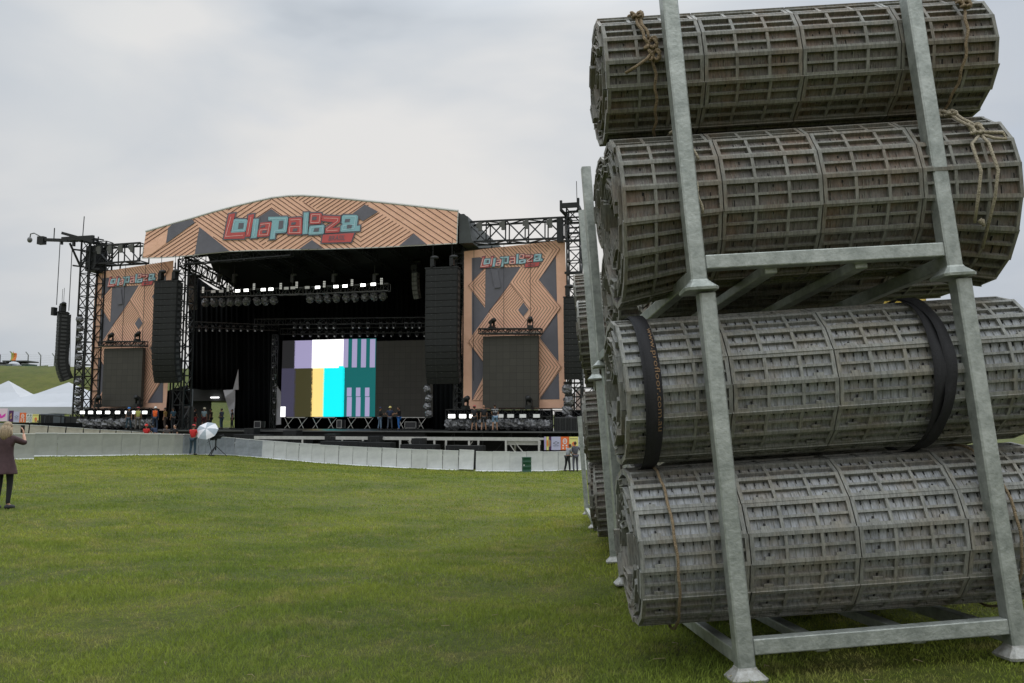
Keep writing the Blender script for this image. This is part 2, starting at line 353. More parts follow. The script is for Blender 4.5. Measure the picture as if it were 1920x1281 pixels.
def make_roll(rad,nseg,style,seed,detail=True,th0=0.,sq=1.0,sag=0.):
    rnd=random.Random(seed); fm,pm=(M_pd,M_pdf) if style=='d' else (M_pc,M_pcf); secs=[]; ml=RL/4; wt=2*rad*math.tan(math.pi/nseg)
    for mi in range(4):
        mb=MB(); x0=mi*ml+.003; x1=(mi+1)*ml-.003; ln=x1-x0; xc=(x0+x1)/2
        jr=random.Random(seed*7)   # same wobble for every section of one roll
        for k in range(nseg):
            th=th0+2*math.pi*k/nseg; rk=rad-.045*(k/nseg); tl=jr.gauss(0,.028)+.03; dr=jr.gauss(0,.0045); xo=jr.gauss(0,.004)
            er=Vector((0,math.cos(th),math.sin(th)*sq)); et=Vector((0,-math.sin(th+tl),math.cos(th+tl))); ern=Vector((0,math.cos(th+tl),math.sin(th+tl)))
            M=Matrix((( 1,et.x,ern.x),(0,et.y,ern.y),(0,et.z,ern.z))); c=er*(rk+dr)
            w=wt*.95
            def B(x,t,r_,sx,st,sr,m=0): mb.box(c+M@Vector((x+xo,t,r_)),(sx,st,sr),m,M)
            e=.0195; H=.025
            B(xc,w/2-e/2,-H/2,ln,e,H); B(xc,-w/2+e/2,-H/2,ln,e,H)
            B(x0+e/2,0,-H/2-.0005,e,w-2*e,H); B(x1-e/2,0,-H/2-.0005,e,w-2*e,H)
            B(xc,0,-H/2-.002,ln-2*e,.0135,H-.002)
            B(xc,0,-H-.002,ln,w-.002,.006,1)
            for q in(1/3,2/3):
                B(x0+ln*q,0,-H/2-.0015,.017,w-2*e,H-.0015)
            if detail:
                cw=(ln-2*e)/3
                for col in range(3):
                    cx_=x0+e+cw*(col+.5)
                    for row in(-1,1):
                        tc_=row*(w/4-e/4)
                        if style=='c':
                            for q in(-.25,0.,.25): B(cx_+cw*q,tc_,-.0225,.003,w/2-e-.012,.005,0)
                            if row==1 and col!=1:
                                B(cx_-.01*(1-col),w/2-e-.009,-.010,.05,.016,.012,0); B(cx_-.01*(1-col),w/2-e-.022,-.016,.008,.022,.004,2)
                            if row==-1: 
                                for q in(-.3,0,.28): B(cx_+cw*q,-w/2+e+.012,-.021,.004,.02,.008,2)
                        else:
                            for q in range(4):
                                xx=cx_+cw*(rnd.uniform(-.42,.42)); lh=rnd.uniform(.3,.95)*(w/2-e-.01); B(xx,tc_-row*0+(w/2-e-.01-lh)/2,-.0225,.0035,lh,.006,0 if rnd.random()<.85 else 2)
                            if row==-1 and col<2: B(cx_+.01,tc_-.006,-.022,.006,.014,.004,2)
        # inner turns, seen at the open ends
        if mi in(0,3):
            turns=int((rad-.09)/.05)
            for j in range(1,turns):
                nn=max(5,int(nseg*(rad-.05*j)/rad))
                for k in range(nn):
                    th=th0+.4*j+2*math.pi*k/nn; rk=rad-.05*j-.05*k/nn; w=2*rk*math.tan(math.pi/nn)*.94; tl=rnd.gauss(.03,.03)
                    er=Vector((0,math.cos(th),math.sin(th)*sq)); et=Vector((0,-math.sin(th+tl),math.cos(th+tl))); ern=Vector((0,math.cos(th+tl),math.sin(th+tl)))
                    M=Matrix(((1,et.x,ern.x),(0,et.y,ern.y),(0,et.z,ern.z))); c=er*rk; xo=rnd.gauss(0,.012)+.006*math.sin(j*2.1); sl=.22
                    xa=(xo+sl/2) if mi==0 else (RL+xo-sl/2)
                    def B(x,t,r_,sx,st,sr,m=0): mb.box(c+M@Vector((x,t,r_)),(sx,st,sr),m,M)
                    B(xa,0,-.004,sl,w,.007); B(xa,0,-.036,sl*.96,w-.004,.006)
                    B(xa,w/2-.004,-.02,sl*.98,.007,.026); B(xa,-w/2+.004,-.02,sl*.98,.007,.026); B(xa,0,-.02,sl*.9,.006,.026)
                    if detail and rnd.random()<.4: B(xa,w*.25,-.02,sl*.97,.006,.026)
            xx=.18 if mi==0 else RL-.18
            mb.lathe([(.0,xx),(rad-.06,xx)],(0,0,0),2,20,Matrix.Rotation(math.pi/2,3,'Y'))  # added dark disc standing in for the shaded inside, blocks the see-through view
        mb.lathe([(rad*sq-.095,mi*ml+(.17 if mi==0 else 0)),(rad*sq-.095,(mi+1)*ml-(.17 if mi==3 else 0))],(0,0,0),2,20,Matrix.Rotation(math.pi/2,3,'Y'))  # added dark core drum, stands in for the shade inside the turns
        if sag:
            def dz(x,z):
                e_=max(0,1-min(x,RL-x)/.62); e_=e_*e_*(3-2*e_); return z*(1+sag*e_) if z<0 else z
            mb.v=[(x,y,dz(x,z)) for x,y,z in mb.v]
        secs.append((mb,[fm,pm,M_slot_core]))
    return secs
# rotation 'Y' by +90 maps local z -> x
def roll_thing(label,M,secs,group):
    t=thing('flooring_roll',label,'flooring roll',M=M,group=group)
    for mb,ms in secs:
        o=bpy.data.objects.new('mat_section',mb.mesh('mat_section',ms)); COL.objects.link(o); o.parent=t
    return t
def rack(label,M,group,foot=True):
    t=thing('stacking_rack',label,'rack',M=M,group=group)
    for u in(0,RW):
        for v in(0,RD):
            mb=MB(); a=.0425
            # square tube with small rounded corners
            def ring(w,c=.008,a=a): return [(x,y,w) for x,y in((-a+c,-a),(a-c,-a),(a,-a+c),(a,a-c),(a-c,a),(-a+c,a),(-a,a-c),(-a,-a+c))]
            rs=[ring(.05),ring(RH-.012)]; vs=[(u+x,v+y,z) for rr in rs for x,y,z in rr]
            mb.add(vs,[(k,(k+1)%8,8+(k+1)%8,8+k) for k in range(8)]+[tuple(range(8,16))])
            pst=mb.build('post',M_galv); pst.parent=t
            mb=MB(); pr=[(.085,0,.018),(.088,.014,.02),(.05,.052,.01),(.046,.062,.01)]; vs=[]
            for aa,z,c in pr: vs+=[(u+x,v+y,z) for x,y,_ in ring(0,c,aa)]
            mb.add(vs,[(i*8+k,i*8+(k+1)%8,(i+1)*8+(k+1)%8,(i+1)*8+k) for i in range(3) for k in range(8)]+[tuple(range(8))[::-1],tuple(range(24,32))])
            o=mb.build('foot_cup',M_galvd if foot else M_galv); o.parent=pst
    def rail(n,a,b):
        mb=MB(); mb.bb(a,b); o=mb.build(n,M_galv); bev=o.modifiers.new('edge','BEVEL'); bev.width=.006; bev.segments=2; o.parent=t
    g=.044
    rail('end_rail',(g,-.036,.115),(RW-g,.036,.19)); rail('end_rail',(g,RD-.036,.115),(RW-g,RD+.036,.19))
    rail('side_rail',(-.03,g,.06),(.03,RD-g,.13)); rail('side_rail',(RW-.03,g,.06),(RW+.03,RD-g,.13))
    for q in(.3,.66): rail('floor_bearer',(RW*q-.035,.037,.088),(RW*q+.035,RD-.037,.14))
    return t
gR='galvanised stacking racks holding the rolls'
UP=Matrix.Translation((-.035,0,RH))
B0=Matrix.Translation((.15,RD+1.367,.02))@Matrix.Rotation(R(-9.),4,'Z'); C0=B0@Matrix.Translation((-.25,RD+.9,.02))@Matrix.Rotation(R(3),4,'Z')
rack('galvanised steel rack standing on the grass, nearest the camera, holding grey flooring rolls',RK,gR)
rack('galvanised steel rack stacked on top of the nearest rack, holding brown weathered rolls',RK@UP,gR,False)
rack('galvanised rack standing on the grass behind the nearest rack, only its left posts showing',RK@B0,gR)
rack('upper galvanised rack behind the nearest stack, only its left posts showing above',RK@B0@UP,gR,False)
rack('farthest galvanised rack standing on the grass at the end of the row',RK@C0,gR)
gF='rolls of plastic event flooring'
XR={'r1':(.405,17),'r2':(.455,18),'r3':(.425,18),'r4':(.43,18)}
S1=make_roll(.39,16,'d',1,True,.3,.97); S2=make_roll(.48,18,'d',2,True,.12,.95,.24)
for _mb,_ in S2: _mb.v=[(x*.968,y,z) for x,y,z in _mb.v]
S3=make_roll(.43,17,'c',3,True,.05,.98); S4=make_roll(.44,17,'c',4,True,.2,.98)
def RM(base,u,v,w,rx=0): return base@Matrix.Translation((u,v,w))@Matrix.Rotation(rx,4,'X')
v0=.50
W4=.605; W3=1.452; W2=2.485; W1=2.485+.456+.375
rolls=[('brown weathered flooring roll topmost of the front stack, knotted rope near its left end',-.37,W1,S1),
 ('rusty brown flooring roll bulging under the topmost one, long loose rope hanging at its right',-.36,W2,S2),
 ('clean grey flooring roll wrapped with two wide black straps',-.43,W3,S3),
 ('pale grey flooring roll lowest in the front stack, thin cord round each end',-.43,W4,S4)]
FY=Matrix.Rotation(R(-2.6),4,'Z')
T=[roll_thing(lb,RM(RK,u,v0,w)@FY,S,gF) for lb,u,w,S in rolls]
Sd=make_roll(.42,17,'d',11,False,.2,.97); Sc=make_roll(.44,17,'c',12,False,.1,.98)
hid={}
def small(style,lb,M):
    if style not in hid: hid[style]=roll_thing(lb,M,Sd if style=='d' else Sc,gF); return hid[style]
    return copy_tree(hid[style],M,lb)
for i,(v,nm) in enumerate(((1.56,'second'),(2.62,'third'))):
    for w,st,lv in((W1-.03,'d','top'),(W2,'d','third'),(W3,'c','second'),(W4,'c','bottom')):
        small(st,f'flooring roll on the {lv} level of the nearest racks, {nm} from the front',RM(RK,.02+random.uniform(-.04,.04),v,w,random.uniform(0,6)))
for i,v in enumerate((.5,1.56,2.62)):
    nm=('first','second','third')[i]
    for w,st,lv in((W1,'d','top'),(W2,'d','third'),(W3,'d','second'),(W4,'d','bottom')):
        if i<2 and lv=='top': continue
        small(st,f'weathered flooring roll on the {lv} level of the racks behind, {nm} one back',RM(RK@B0,-.2+random.uniform(-.05,.05),v,w,random.uniform(0,6)))
for i,v in enumerate((.5,1.6)):
    nm=('nearer','farther')[i]
    for w,st,lv in((W3-.1,'d','upper'),(W4,'d','lower')):
        small(st,f'{nm} {lv} flooring roll on the farthest rack of the row',RM(RK@C0,.1,v,w,random.uniform(0,6)))
# ropes, cords and straps: paths round a roll given by (x along the roll, angle, extra radius)
def cyl(base,u,w,rad,sq=.98):
    Mx=RM(base,u,v0,w)@FY
    return lambda x,a,e=.0: Mx@Vector((x,-math.cos(a)*(rad+e),math.sin(a)*(rad*sq+e)))
def rope(label,pts_list,r,m,mat_extra=None,group='ropes tied round the rolls'):
    mb=MB()
    for pts in pts_list: mb.tube(pts,r,0,7)
    return mb.top('rope',m,label,'rope',group)
c1=cyl(RK,-.37,W1,.39,.97); c2=cyl(RK,-.36,W2,.48,.95); c3=cyl(RK,-.43,W3,.43); c4=cyl(RK,-.43,W4,.44)
def arc(c,x0,x1,a0,a1,e,n=26,wob=.006):
    return [c(x0+(x1-x0)*i/n+wob*math.sin(i*1.3),R(a0+(a1-a0)*i/n),e) for i in range(n+1)]
def knot(c,x,a,e,s=.03):
    pts=[]
    for i in range(34):
        t=i/33*4*math.pi; pts.append(c(x+s*math.cos(t)*(1+.3*math.sin(3*t)),R(a)+ (s*1.1*math.sin(t*1.5))/.42,e+s*.45*(1+math.sin(t*2.3))))
    return pts
rope('jute rope with two knots and a frayed tail round the left of the topmost roll',
 [arc(c1,.20,.22,100,14,.012),arc(c1,.215,.25,38,10,.02,8),arc(c1,.19,.225,40,10,.02,8),knot(c1,.21,38,.02,.026),knot(c1,.25,4,.02,.030),knot(c1,.265,-6,.022,.026),
  arc(c1,.26,.295,4,-100,.012),[c1(.26,R(-2),.03),c1(.22,R(-9),.05),c1(.16,R(-14),.05),c1(.10,R(-18),.03)]],.0085,M_rope)
rope('jute rope knotted round the right end of the topmost roll',
 [arc(c1,2.02,2.04,110,30,.012),arc(c1,2.03,2.05,56,30,.022,8),knot(c1,2.04,30,.02,.03),knot(c1,2.045,24,.022,.024),arc(c1,2.045,1.95,26,-85,.012)],.0085,M_rope)
rope('short rope ends poking out beside the left post on the rusty roll',
 [arc(c2,.36,.42,100,20,.012,16),knot(c2,.38,55,.015,.014),[c2(.40,R(52),.03),c2(.35,R(50),.05),c2(.31,R(46),.04)],[c2(.40,R(50),.03),c2(.37,R(45),.05),c2(.34,R(40),.04)],
  arc(c2,.36,.41,20,-18,.03,12)],.0075,M_rope2)
hang=[]
for x,al in((1.86,-34),(1.95,-52)):
    hang.append([c2(1.95,R(24),.03),c2(x,R(14),.06),c2(x+.01,R(-4),.07),c2(x-.005,R(-20),.06),c2(x,R(al),.05)])
rope('pale rope with long tails hanging from the right of the rusty roll',
 [arc(c2,1.84,1.90,110,54,.012,10),knot(c2,1.905,54,.02,.026),knot(c2,1.93,27,.03,.028),arc(c2,1.90,1.93,54,28,.02,8),arc(c2,1.915,1.955,54,28,.028,8),
  [c2(1.94,R(26),.03),c2(1.97,R(22),.06),c2(2.04,R(20),.07),c2(2.05,R(16),.06),c2(1.99,R(17),.06),c2(1.94,R(25),.03)]]+hang+
  [[c2(1.86+.02*k,R(54-k),.02),c2(1.87+.03*k,R(66+3*k),.05)] for k in range(3)]+[[c2(1.90,R(-32),.05),c2(1.895+.012*k,R(-35-k),.055+.01*k)] for k in(-1,0,1)],.0085,M_rope2)
rope('thin brown cord round the left end of the pale lowest roll',[arc(c4,.165,.20,100,-100,.006,40,.003)],.0075,M_rope)
rope('thin brown cord round the right end of the pale lowest roll',[arc(c4,1.88,1.93,100,-100,.006,40,.003)],.0075,M_rope)
M_strap=mat('black_webbing',(.014,.013,.015),.75,var=.3,vscale=80,bump=.4,bscale=220)
M_stxt=mat('faded_strap_print',(.2,.12,.06),.8)
def strap(label,x0,tw,text,lean=0.):
    mb=MB(); n=44; hw=.037 if text else .030
    for lay,(off,ee,a0,a1) in enumerate(((0,.006,112,-112),(tw,.014,78,-70))):
        vs=[];
        for i in range(n+1):
            a=a0+(a1-a0)*i/n; x=x0+off*math.sin(i/n*3.1)+lean*(90-a)/180; 
            tws=.012*math.sin(i*.35)*(1 if tw>.03 else .2)
            for sgn in(-1,1):
                for e in(ee,ee+.003): vs.append(c3(x+sgn*hw,R(a),e+sgn*tws*.4+abs(tws)*.4))
        fs=[]
        for i in range(n):
            b=i*4; d=b+4; fs+=[(b,b+2,d+2,d),(b+1,d+1,d+3,b+3),(b,d,d+1,b+1),(b+2,b+3,d+3,d+2)]
        mb.add(vs,fs,0,True)
    if text:
        vs,fs=text_polys('www.profloor.com.au')
        mb.add([c3(x0+off2+(v)*.034,R(46-u*78),.0185+.003) for u,v in vs for off2 in(tw*.9,)],fs,1)
    mb.top('strap',[M_strap,M_stxt],label,'strap','black lashing straps')
strap('wide black strap with faded web address print at the left of the grey roll',.135,.018,True)
strap('doubled twisted black strap at the right of the grey roll, no print',1.66,.055,False,-.06)
# ---------------------------------------------------------------- stage
bk=mat('black_steel',(.012,.013,.013),.5,spec=.35)
bkc=mat('black_drape',(.006,.007,.008),.95,var=.4,vscale=.8,wscale=(3,3,.15),spec=.1)
bkm=mat('black_roof_lining',(.008,.009,.009),.8,spec=.2)
M_box=mat('speaker_grille',(.017,.018,.018),.6,var=.35,vscale=3,spec=.3)
M_boxe=mat('speaker_edge',(.035,.036,.036),.5)
M_peach=mat('peach_mesh_print',(.88,.53,.375),.8,col2=(.81,.47,.33),vscale=.5,bump=.5,bscale=.7,bdist=.25)
M_brown=mat('brown_print_line',(.10,.038,.028),.8)
M_slate=mat('slate_print',(.15,.145,.17),.8,var=.15,vscale=1.2)
M_red=mat('coral_print',(.55,.105,.10),.8,var=.1,vscale=.8)
M_blue=mat('pale_blue_print',(.27,.48,.53),.8,var=.1,vscale=.8)
M_neon=mat('light_outline_print',(.85,.55,.5),.8)
M_neonb=mat('light_blue_outline_print',(.5,.68,.74),.8)
PR=[M_peach,M_brown,M_slate,M_red,M_blue,M_neon,M_neonb]
def logo(art,T,lay,sc_=1.,simple=False):
    """the festival lettering, drawn in a 1650 x 370 space and mapped by T"""
    S=[([(185,140),(262,128),(212,362),(385,352),(372,432),(126,436)],3,[],[[(212,170),(145,408),(355,392)]]),
     ([(420,150),(490,138),(440,405),(385,412)],3,[],[[(452,172),(412,385)]]),
     ([(232,208),(262,196),(400,200),(412,215),(388,340),(372,352),(215,362),(202,340)],4,[[(305,245),(365,243),(358,310),(295,316)]],[[(250,222),(385,222),(368,335),(225,342),(250,222)]]),
     ([(480,195),(548,193),(520,420),(450,427)],4,[],[[(508,212),(484,405)]]),
     ([(563,242),(690,232),(702,246),(668,398),(655,404),(530,412),(524,398),(538,330),(552,320)],3,[[(578,275),(622,270),(620,294),(560,304)],[(590,335),(642,332),(635,364),(583,368)]],[[(565,262),(675,250),(650,385),(550,390),(560,330),(650,318)]]),
     ([(658,172),(885,168),(897,184),(878,345),(862,358),(745,366),(738,435),(678,441),(706,215),(660,215)],4,[[(790,218),(842,214),(834,310),(778,318)]],[[(680,192),(868,190),(850,336),(735,342),(725,420)]]),
     ([(915,185),(1052,176),(1066,190),(1064,366),(1050,380),(900,381),(888,366),(896,300),(905,270),(904,200)],3,[[(938,238),(992,234),(984,264),(930,270)],[(960,310),(1012,307),(1004,345),(948,349)]],[[(925,210),(1042,200),(1040,360),(910,362),(918,290),(1038,285)]]),
     ([(1085,120),(1146,117),(1130,375),(1070,380)],4,[],[[(1116,138),(1102,360)]]),
     ([(1170,128),(1290,124),(1303,140),(1290,245),(1276,257),(1162,260),(1155,245),(1160,138)],3,[[(1190,168),(1242,166),(1236,208),(1184,211)]],[[(1178,146),(1280,143),(1268,240),(1170,242),(1178,146)]]),
     ([(1168,280),(1318,266),(1332,280),(1326,366),(1312,378),(1150,387),(1140,372),(1152,292)],4,[[(1212,308),(1272,303),(1263,346),(1200,351)]],[[(1176,298),(1310,286),(1304,362),(1160,368),(1176,298)]]),
     ([(1308,155),(1527,165),(1520,232),(1425,305),(1520,298),(1510,356),(1342,367),(1344,308),(1440,238),(1298,218)],3,[],[[(1325,186),(1495,190),(1490,222),(1360,318),(1362,340),(1490,330)]]),
     ([(1562,150),(1718,148),(1736,164),(1722,280),(1762,276),(1756,340),(1540,352),(1524,340),(1530,282),(1552,262),(1540,240),(1542,168)],4,[[(1582,198),(1642,194),(1634,232),(1574,238)],[(1606,268),(1667,264),(1655,306),(1600,311)]],[[(1580,172),(1705,170),(1690,310),(1550,326),(1560,275),(1690,262)]]),
     ([(1315,386),(1690,365),(1652,472),(1300,482)],3,[],[])]
    for p,c,h,l in S: art.poly([T(*q) for q in poly_off(p,15)],2,lay)
    for p,c,h,l in S:
        art.poly([T(*q) for q in p],c,lay+1)
        for q in h: art.poly([T(*a) for a in q],2,lay+2)
        for pl in l:
            for a,b in zip(pl,pl[1:]): art.line(T(*a),T(*b),5*sc_,5 if c==3 else 6,lay+2)
    art_text(art,'BRASIL',[T(1395,400),T(1592,388),T(1578,450),T(1380,458)],2,lay+2)
# --- curved roof fascia
def fasc(px,py,lay): 
    s,d,z=SP(px,py,-1.5-.02*lay); return SW(s,d,z)
OUT=[(267,484),(270,458),(274,434.5),(318,421.5),(360,410),(400,398),(440,387.5),(480,378),(510,371.5),(540,368),(567,367.2),(600,369),(660,374.5),(720,380.5),(780,387),(820,391.5),(859,396),(857.5,426),(856.5,456.5),(800,459.5),(760,461.5),(700,464.5),(600,467.5),(540,468.5),(470,470),(430,471.5),(395,475),(350,480),(300,483.5)]
rf=thing('stage_roof','black curved stage roof with a peach festival banner along its front edge','stage roof',SW(*SP(565,470,-1.4)),SROT)
mb=MB(); art=Art(mb,fasc); art.poly(OUT,0,0)
REG=[([(267,484),(270,434),(362,409),(374,426),(364,480)],-.66,11),([(362,409),(425,392),(497,466),(430,472)],.69,12.5),([(425,392),(508,366),(508,400),(497,466)],-.66,12.5),
 ([(508,366),(540,366),(595,392),(595,440),(508,440)],.69,12.5),([(540,366),(684,374),(692,386),(660,403),(595,440),(595,392)],-.66,11),([(497,466),(508,430),(585,440),(585,469)],-.66,12.5),
 ([(585,440),(650,420),(677,440),(677,467),(585,469)],.69,12.5),([(677,412),(709,397),(776,438),(745,463),(677,467)],-.64,12.5),([(684,374),(859,393),(858,458),(800,460),(776,438),(706,394)],.66,17)]
for reg,sl,sp in REG:
    for k in range(-60,90):
        x0=k*sp; art.clines((x0-200,470-200*sl),(x0+200,470+200*sl),1.25,1,1,[reg,OUT])
for g in([(271,460),(300,443),(315,430),(311,457),(285,476),(268.5,482)],): art.poly(g,0,2)
for g in([(315,428),(322,421),(360,411),(365,417.5),(311.5,456.5)],[(374,426),(430,470.5),(395,474.5),(365,477),(369,453)],[(508.5,392),(530,407),(515,425),(478,412)],[(684,383.5),(709,397),(680.5,414.7),(659,402)],[(776,438),(800,458),(748,461)],[(585,450),(605,466.5),(560,467.5)]): art.poly(g,2,3)
logo(art,lambda x,y:(400+x/6.4,380+y/6.4),4,.16)
# thin hem and the curled top edge
mb.build('front_banner',PR,rf)
mb=MB()
for a,b in zip(OUT[16:]+OUT[:1],OUT[17:]+OUT[:2]): mb.bar(fasc(*a,-1),fasc(*b,-1),.05,0,4)
for a,b in zip(OUT[2:16],OUT[3:17]): mb.bar(fasc(*a,-3),fasc(*b,-3),.11,0,6)
mb.build('banner_frame',mat('roof_edge_tarp',(.5,.49,.46),.7),rf)
# roof body behind the banner
DB=10.5
top=[OUT[i] for i in range(2,17)]
topl=[SP(px,py,-1.3) for px,py in top]
mb=MB(SW); n=len(topl); vs=[(s,-1.3,z-.05) for s,_,z in topl]+[(s,DB,z-.05) for s,_,z in topl]
mb.add(vs,[(i,i+1,n+i+1,n+i) for i in range(n-1)],0,True)
mb.build('roof_skin',mat('dark_roof_tarp',(.06,.062,.06),.6,var=.3,vscale=.5),rf)
mb=MB(SW)
sl_,_,zl=SP(350,487,0); sr_,_,zr=SP(858,457,0); zb=SP(455,560,DB)[2]+.3; sbk=SP(455,560,DB)[0]
# dark lining: a sheet that falls to the back, open over the far left corner
sc_l=SP(458,470,-1.2)[0]; ztop=SP(458,470,-1.2)[2]
mb.add([(sc_l-3.3,-1.2,ztop-.1),(sr_,-1.2,zr),(sr_,DB,zb+1.2),(sbk,DB,zb),(sbk-.2,6,zb+1.6)],[(0,1,2,3,4)],0)
mb.add([(sr_,-1.2,zr-.1),(sr_,-1.2,topl[-1][2]),(sr_,DB,topl[-1][2]-.1),(sr_,DB,zb-6)],[(0,1,2,3)],0)
for i in range(8):
    s=sc_l+(sr_-sc_l)*i/7; mb.truss((s,-1,zr-.2),(s,DB-.3,zb+.6),.5,.5,.05,1.2,0)
mb.build('roof_lining',bkm,rf)
mb=MB(SW); a=SP(342,487,-1); b=SP(455,556,DB-1)
mb.truss((a[0],-1,a[2]),(b[0],DB-1,b[2]+.2),.55,1.0,.07,.9)
mb.truss((a[0]+.2,-1,a[2]-.1),(sc_l+4,-1,zr-.2),.5,.6,.06,1.)
mb.build('side_truss',bk,rf)
mb=MB(SW); s0=SP(863,400,-1.4)[0]; z0=SP(863,400,-1.4)[2]; zb0=SP(863,456,-1.4)[2]
# pitched right flank
mb.add([(s0-.1,-1.35,z0),(s0+.55,-1.35,z0-.25),(s0+.9,-1.35,zb0),(s0-.1,-1.35,zb0),(s0-.1,DB,z0-.2),(s0+.55,DB,z0-.4),(s0+.9,DB,zb0),(s0-.1,DB,zb0)],[(0,1,5,4),(1,2,6,5),(0,3,2,1),(2,3,7,6),(4,5,6,7)],0)
mb.build('roof_flank',[mat('slate_roof_side',(.045,.052,.05),.55,var=.4,vscale=1.)],rf)
# --- printed side banners
def side_art(art,out):
    art.poly(out,0,0); G=[(122,148),(722,132),(742,1168),(128,1170)]
    art.poly(G,2,1)
    polys=[([(222,222),(95,350),(220,515)],2),([(190,90),(700,62),(752,122),(603,330),(400,345),(478,232),(222,226),(250,180),(186,150)],2)]
    Sm=[(400,345),(478,232),(600,225),(690,150),(752,122),(603,330),(755,530),(608,740),(762,945),(605,1170),(205,1172),(130,1172),(205,1015),(210,900),(95,755)]
    art.poly(polys[0][0],0,2); art.poly(polys[1][0],0,2); art.poly(Sm,0,3)
    w=3.1
    for k in range(6):   # small left diamond
        x=100+k*23; art.clines((x,350),(x+200,350-200),w,1,4,[polys[0][0]]); art.clines((x,350),(x+200,350+252),w,1,4,[polys[0][0]])
    Z1=[(400,345),(478,232),(600,225),(760,60),(770,125),(603,330),(762,530),(608,740),(770,945),(600,1172),(430,1172),(430,715),(540,560),(545,520),(420,370)]
    for k in range(10):
        c=400+k*22.5
        for (xa,ya),(xb,yb) in(((c+150,120),(c,340)),((c,340),(c+152,532)),((c+152,532),(c,740)),((c,740),(c+152,945)),((c+152,945),(c,1170))): art.clines((xa,ya),(xb,yb),w,1,4,[Z1])
    D2=[(400,355),(520,500),(455,540),(515,600),(430,712),(340,700),(240,545)]
    for k in range(11):
        x=248+k*21; art.clines((x,541),(x+300,541-330),w,1,4,[D2]); art.clines((x,541),(x+300,541+380),w,1,4,[D2])
    D3=[(240,552),(350,700),(215,720),(205,900),(95,755)]
    for k in range(9):
        x=104+k*22; art.clines((x,756),(x+300,756-400),w,1,4,[D3]); art.clines((x,756),(x+300,756+420),w,1,4,[D3])
    TB=[(186,80),(700,62),(752,122),(603,330),(478,232),(190,228)]
    for k in range(24):
        x=190+k*24; art.clines((x,85),(x+130,85+148),w,1,4,[TB,[(180,60),(700,60),(620,232),(180,232)]])
    for k in range(10):
        x=130+k*25; art.clines((x,1172),(x+150,1172-220),w,1,4,[[(205,1015),(128,1170),(205,1170)]])
    for k in range(7):
        x=752-k*24; art.clines((x,122),(x-60,62),w,1,4,[[(560,60),(700,60),(760,122),(600,232)]])
    art.line((246,550),(400,350),w,1,4); art.line((400,350),(540,535),w,1,4)
    art.poly([(495,488),(532,540),(495,588),(458,540)],2,5)
    art.poly([(262,236),(312,248),(334,374),(290,376)],2,5)
def banner(tl,tr,br,bl,out,label,lg,extra=None):
    A=[SP(*p,0.) for p in(tl,tr,br,bl)]
    s0=(A[0][0]+A[3][0])/2; s1=(A[1][0]+A[2][0])/2; zt0,zt1=A[0][2],A[1][2]; zb=(A[3][2]+A[2][2])/2
    def fn(x,y,l):
        u=(x-57)/(778-57); v=(y-75)/(1230-75); s=s0+(s1-s0)*u; zt=zt0+(zt1-zt0)*u
        return SW(s,-.02*l,zt+(zb-zt)*v)
    r=thing('printed_banner',label,'banner',SW((s0+s1)/2,0,zb),SROT,group='tall printed banners either side of the stage')
    mb=MB(); art=Art(mb,fn); side_art(art,out); logo(art,lambda x,y:(185+(x-126)*.273,140+(y-118)*.27),5,1.2)
    mb.build('printed_sheet',PR,r)
    mb=MB(SW)
    for s in(s0,s0+(s1-s0)*.28,s0+(s1-s0)*.62,s1): mb.bar((s,.35,zb-.5),(s,.35,max(zt0,zt1)+.1),.06)
    for k in range(5): z=zb+(min(zt0,zt1)-zb)*k/4; mb.bar((s0,.35,z),(s1,.35,z),.05)
    mb.build('backing_frame',bk,r)
    mb=MB(SW)
    for q in(.12,.42,.68): mb.bar((s0+(s1-s0)*q,-.25,zb+2),(s0+(s1-s0)*q,-.25,max(zt0,zt1)),.018)
    mb.build('hanging_cable',bk,r)
    return s0,s1,zt0,zb
o1=[(62,97),(785,56),(797,400),(800,800),(772,1228),(62,1232),(50,700)]
rb=banner((868,466),(1058,455),(1058,765),(867,767),o1,'tall peach banner with black chevrons and pink lettering, right of the stage',0)
lw=(rb[1]-rb[0]); sL=SP(172,770,0)[0]
print('banner R',rb,'left s',sL,SP(303,770,0)[0],SP(185,503,0))
def PX(s,d,z):
    q=SW(s,d,z)-CAM; y=q.y*CT+q.z*ST; zz=-q.y*ST+q.z*CT; return (960+F*q.x/y,640.5-F*zz/y)
o2=[(70,110),(130,92),(785,56),(790,400),(790,800),(772,1228),(62,1232),(50,700),(55,160)]
banner((177,507),(328,493),(308,770),(170,771),o2,'tall peach banner with black chevrons, left of the stage, half behind the speaker array',0)
# --- LED walls
M_led=mat('unlit_led_panel',(.052,.048,.04),.5,spec=.3)
_N=M_led.node_tree.nodes;_L=M_led.node_tree.links;_tc=_N.new('ShaderNodeTexCoord');_mp=_N.new('ShaderNodeMapping');_mp.inputs['Rotation'].default_value=(math.pi/2,0,0);_bt=_N.new('ShaderNodeTexBrick');_bt.offset=0
_L.new(_tc.outputs['Object'],_mp.inputs[0]);_L.new(_mp.outputs[0],_bt.inputs['Vector']);_bt.inputs['Scale'].default_value=1;_bt.inputs['Brick Width'].default_value=.5;_bt.inputs['Row Height'].default_value=.5;_bt.inputs['Mortar Size'].default_value=.012
_bt.inputs['Color1'].default_value=(.058,.054,.045,1);_bt.inputs['Color2'].default_value=(.05,.046,.039,1);_bt.inputs['Mortar'].default_value=(.03,.028,.024,1);_L.new(_bt.outputs['Color'],_N['Principled BSDF'].inputs['Base Color'])
def em(name,c,s=1.): return mat(name,tuple(x*.5 for x in c),.5,emit=c,es=s)
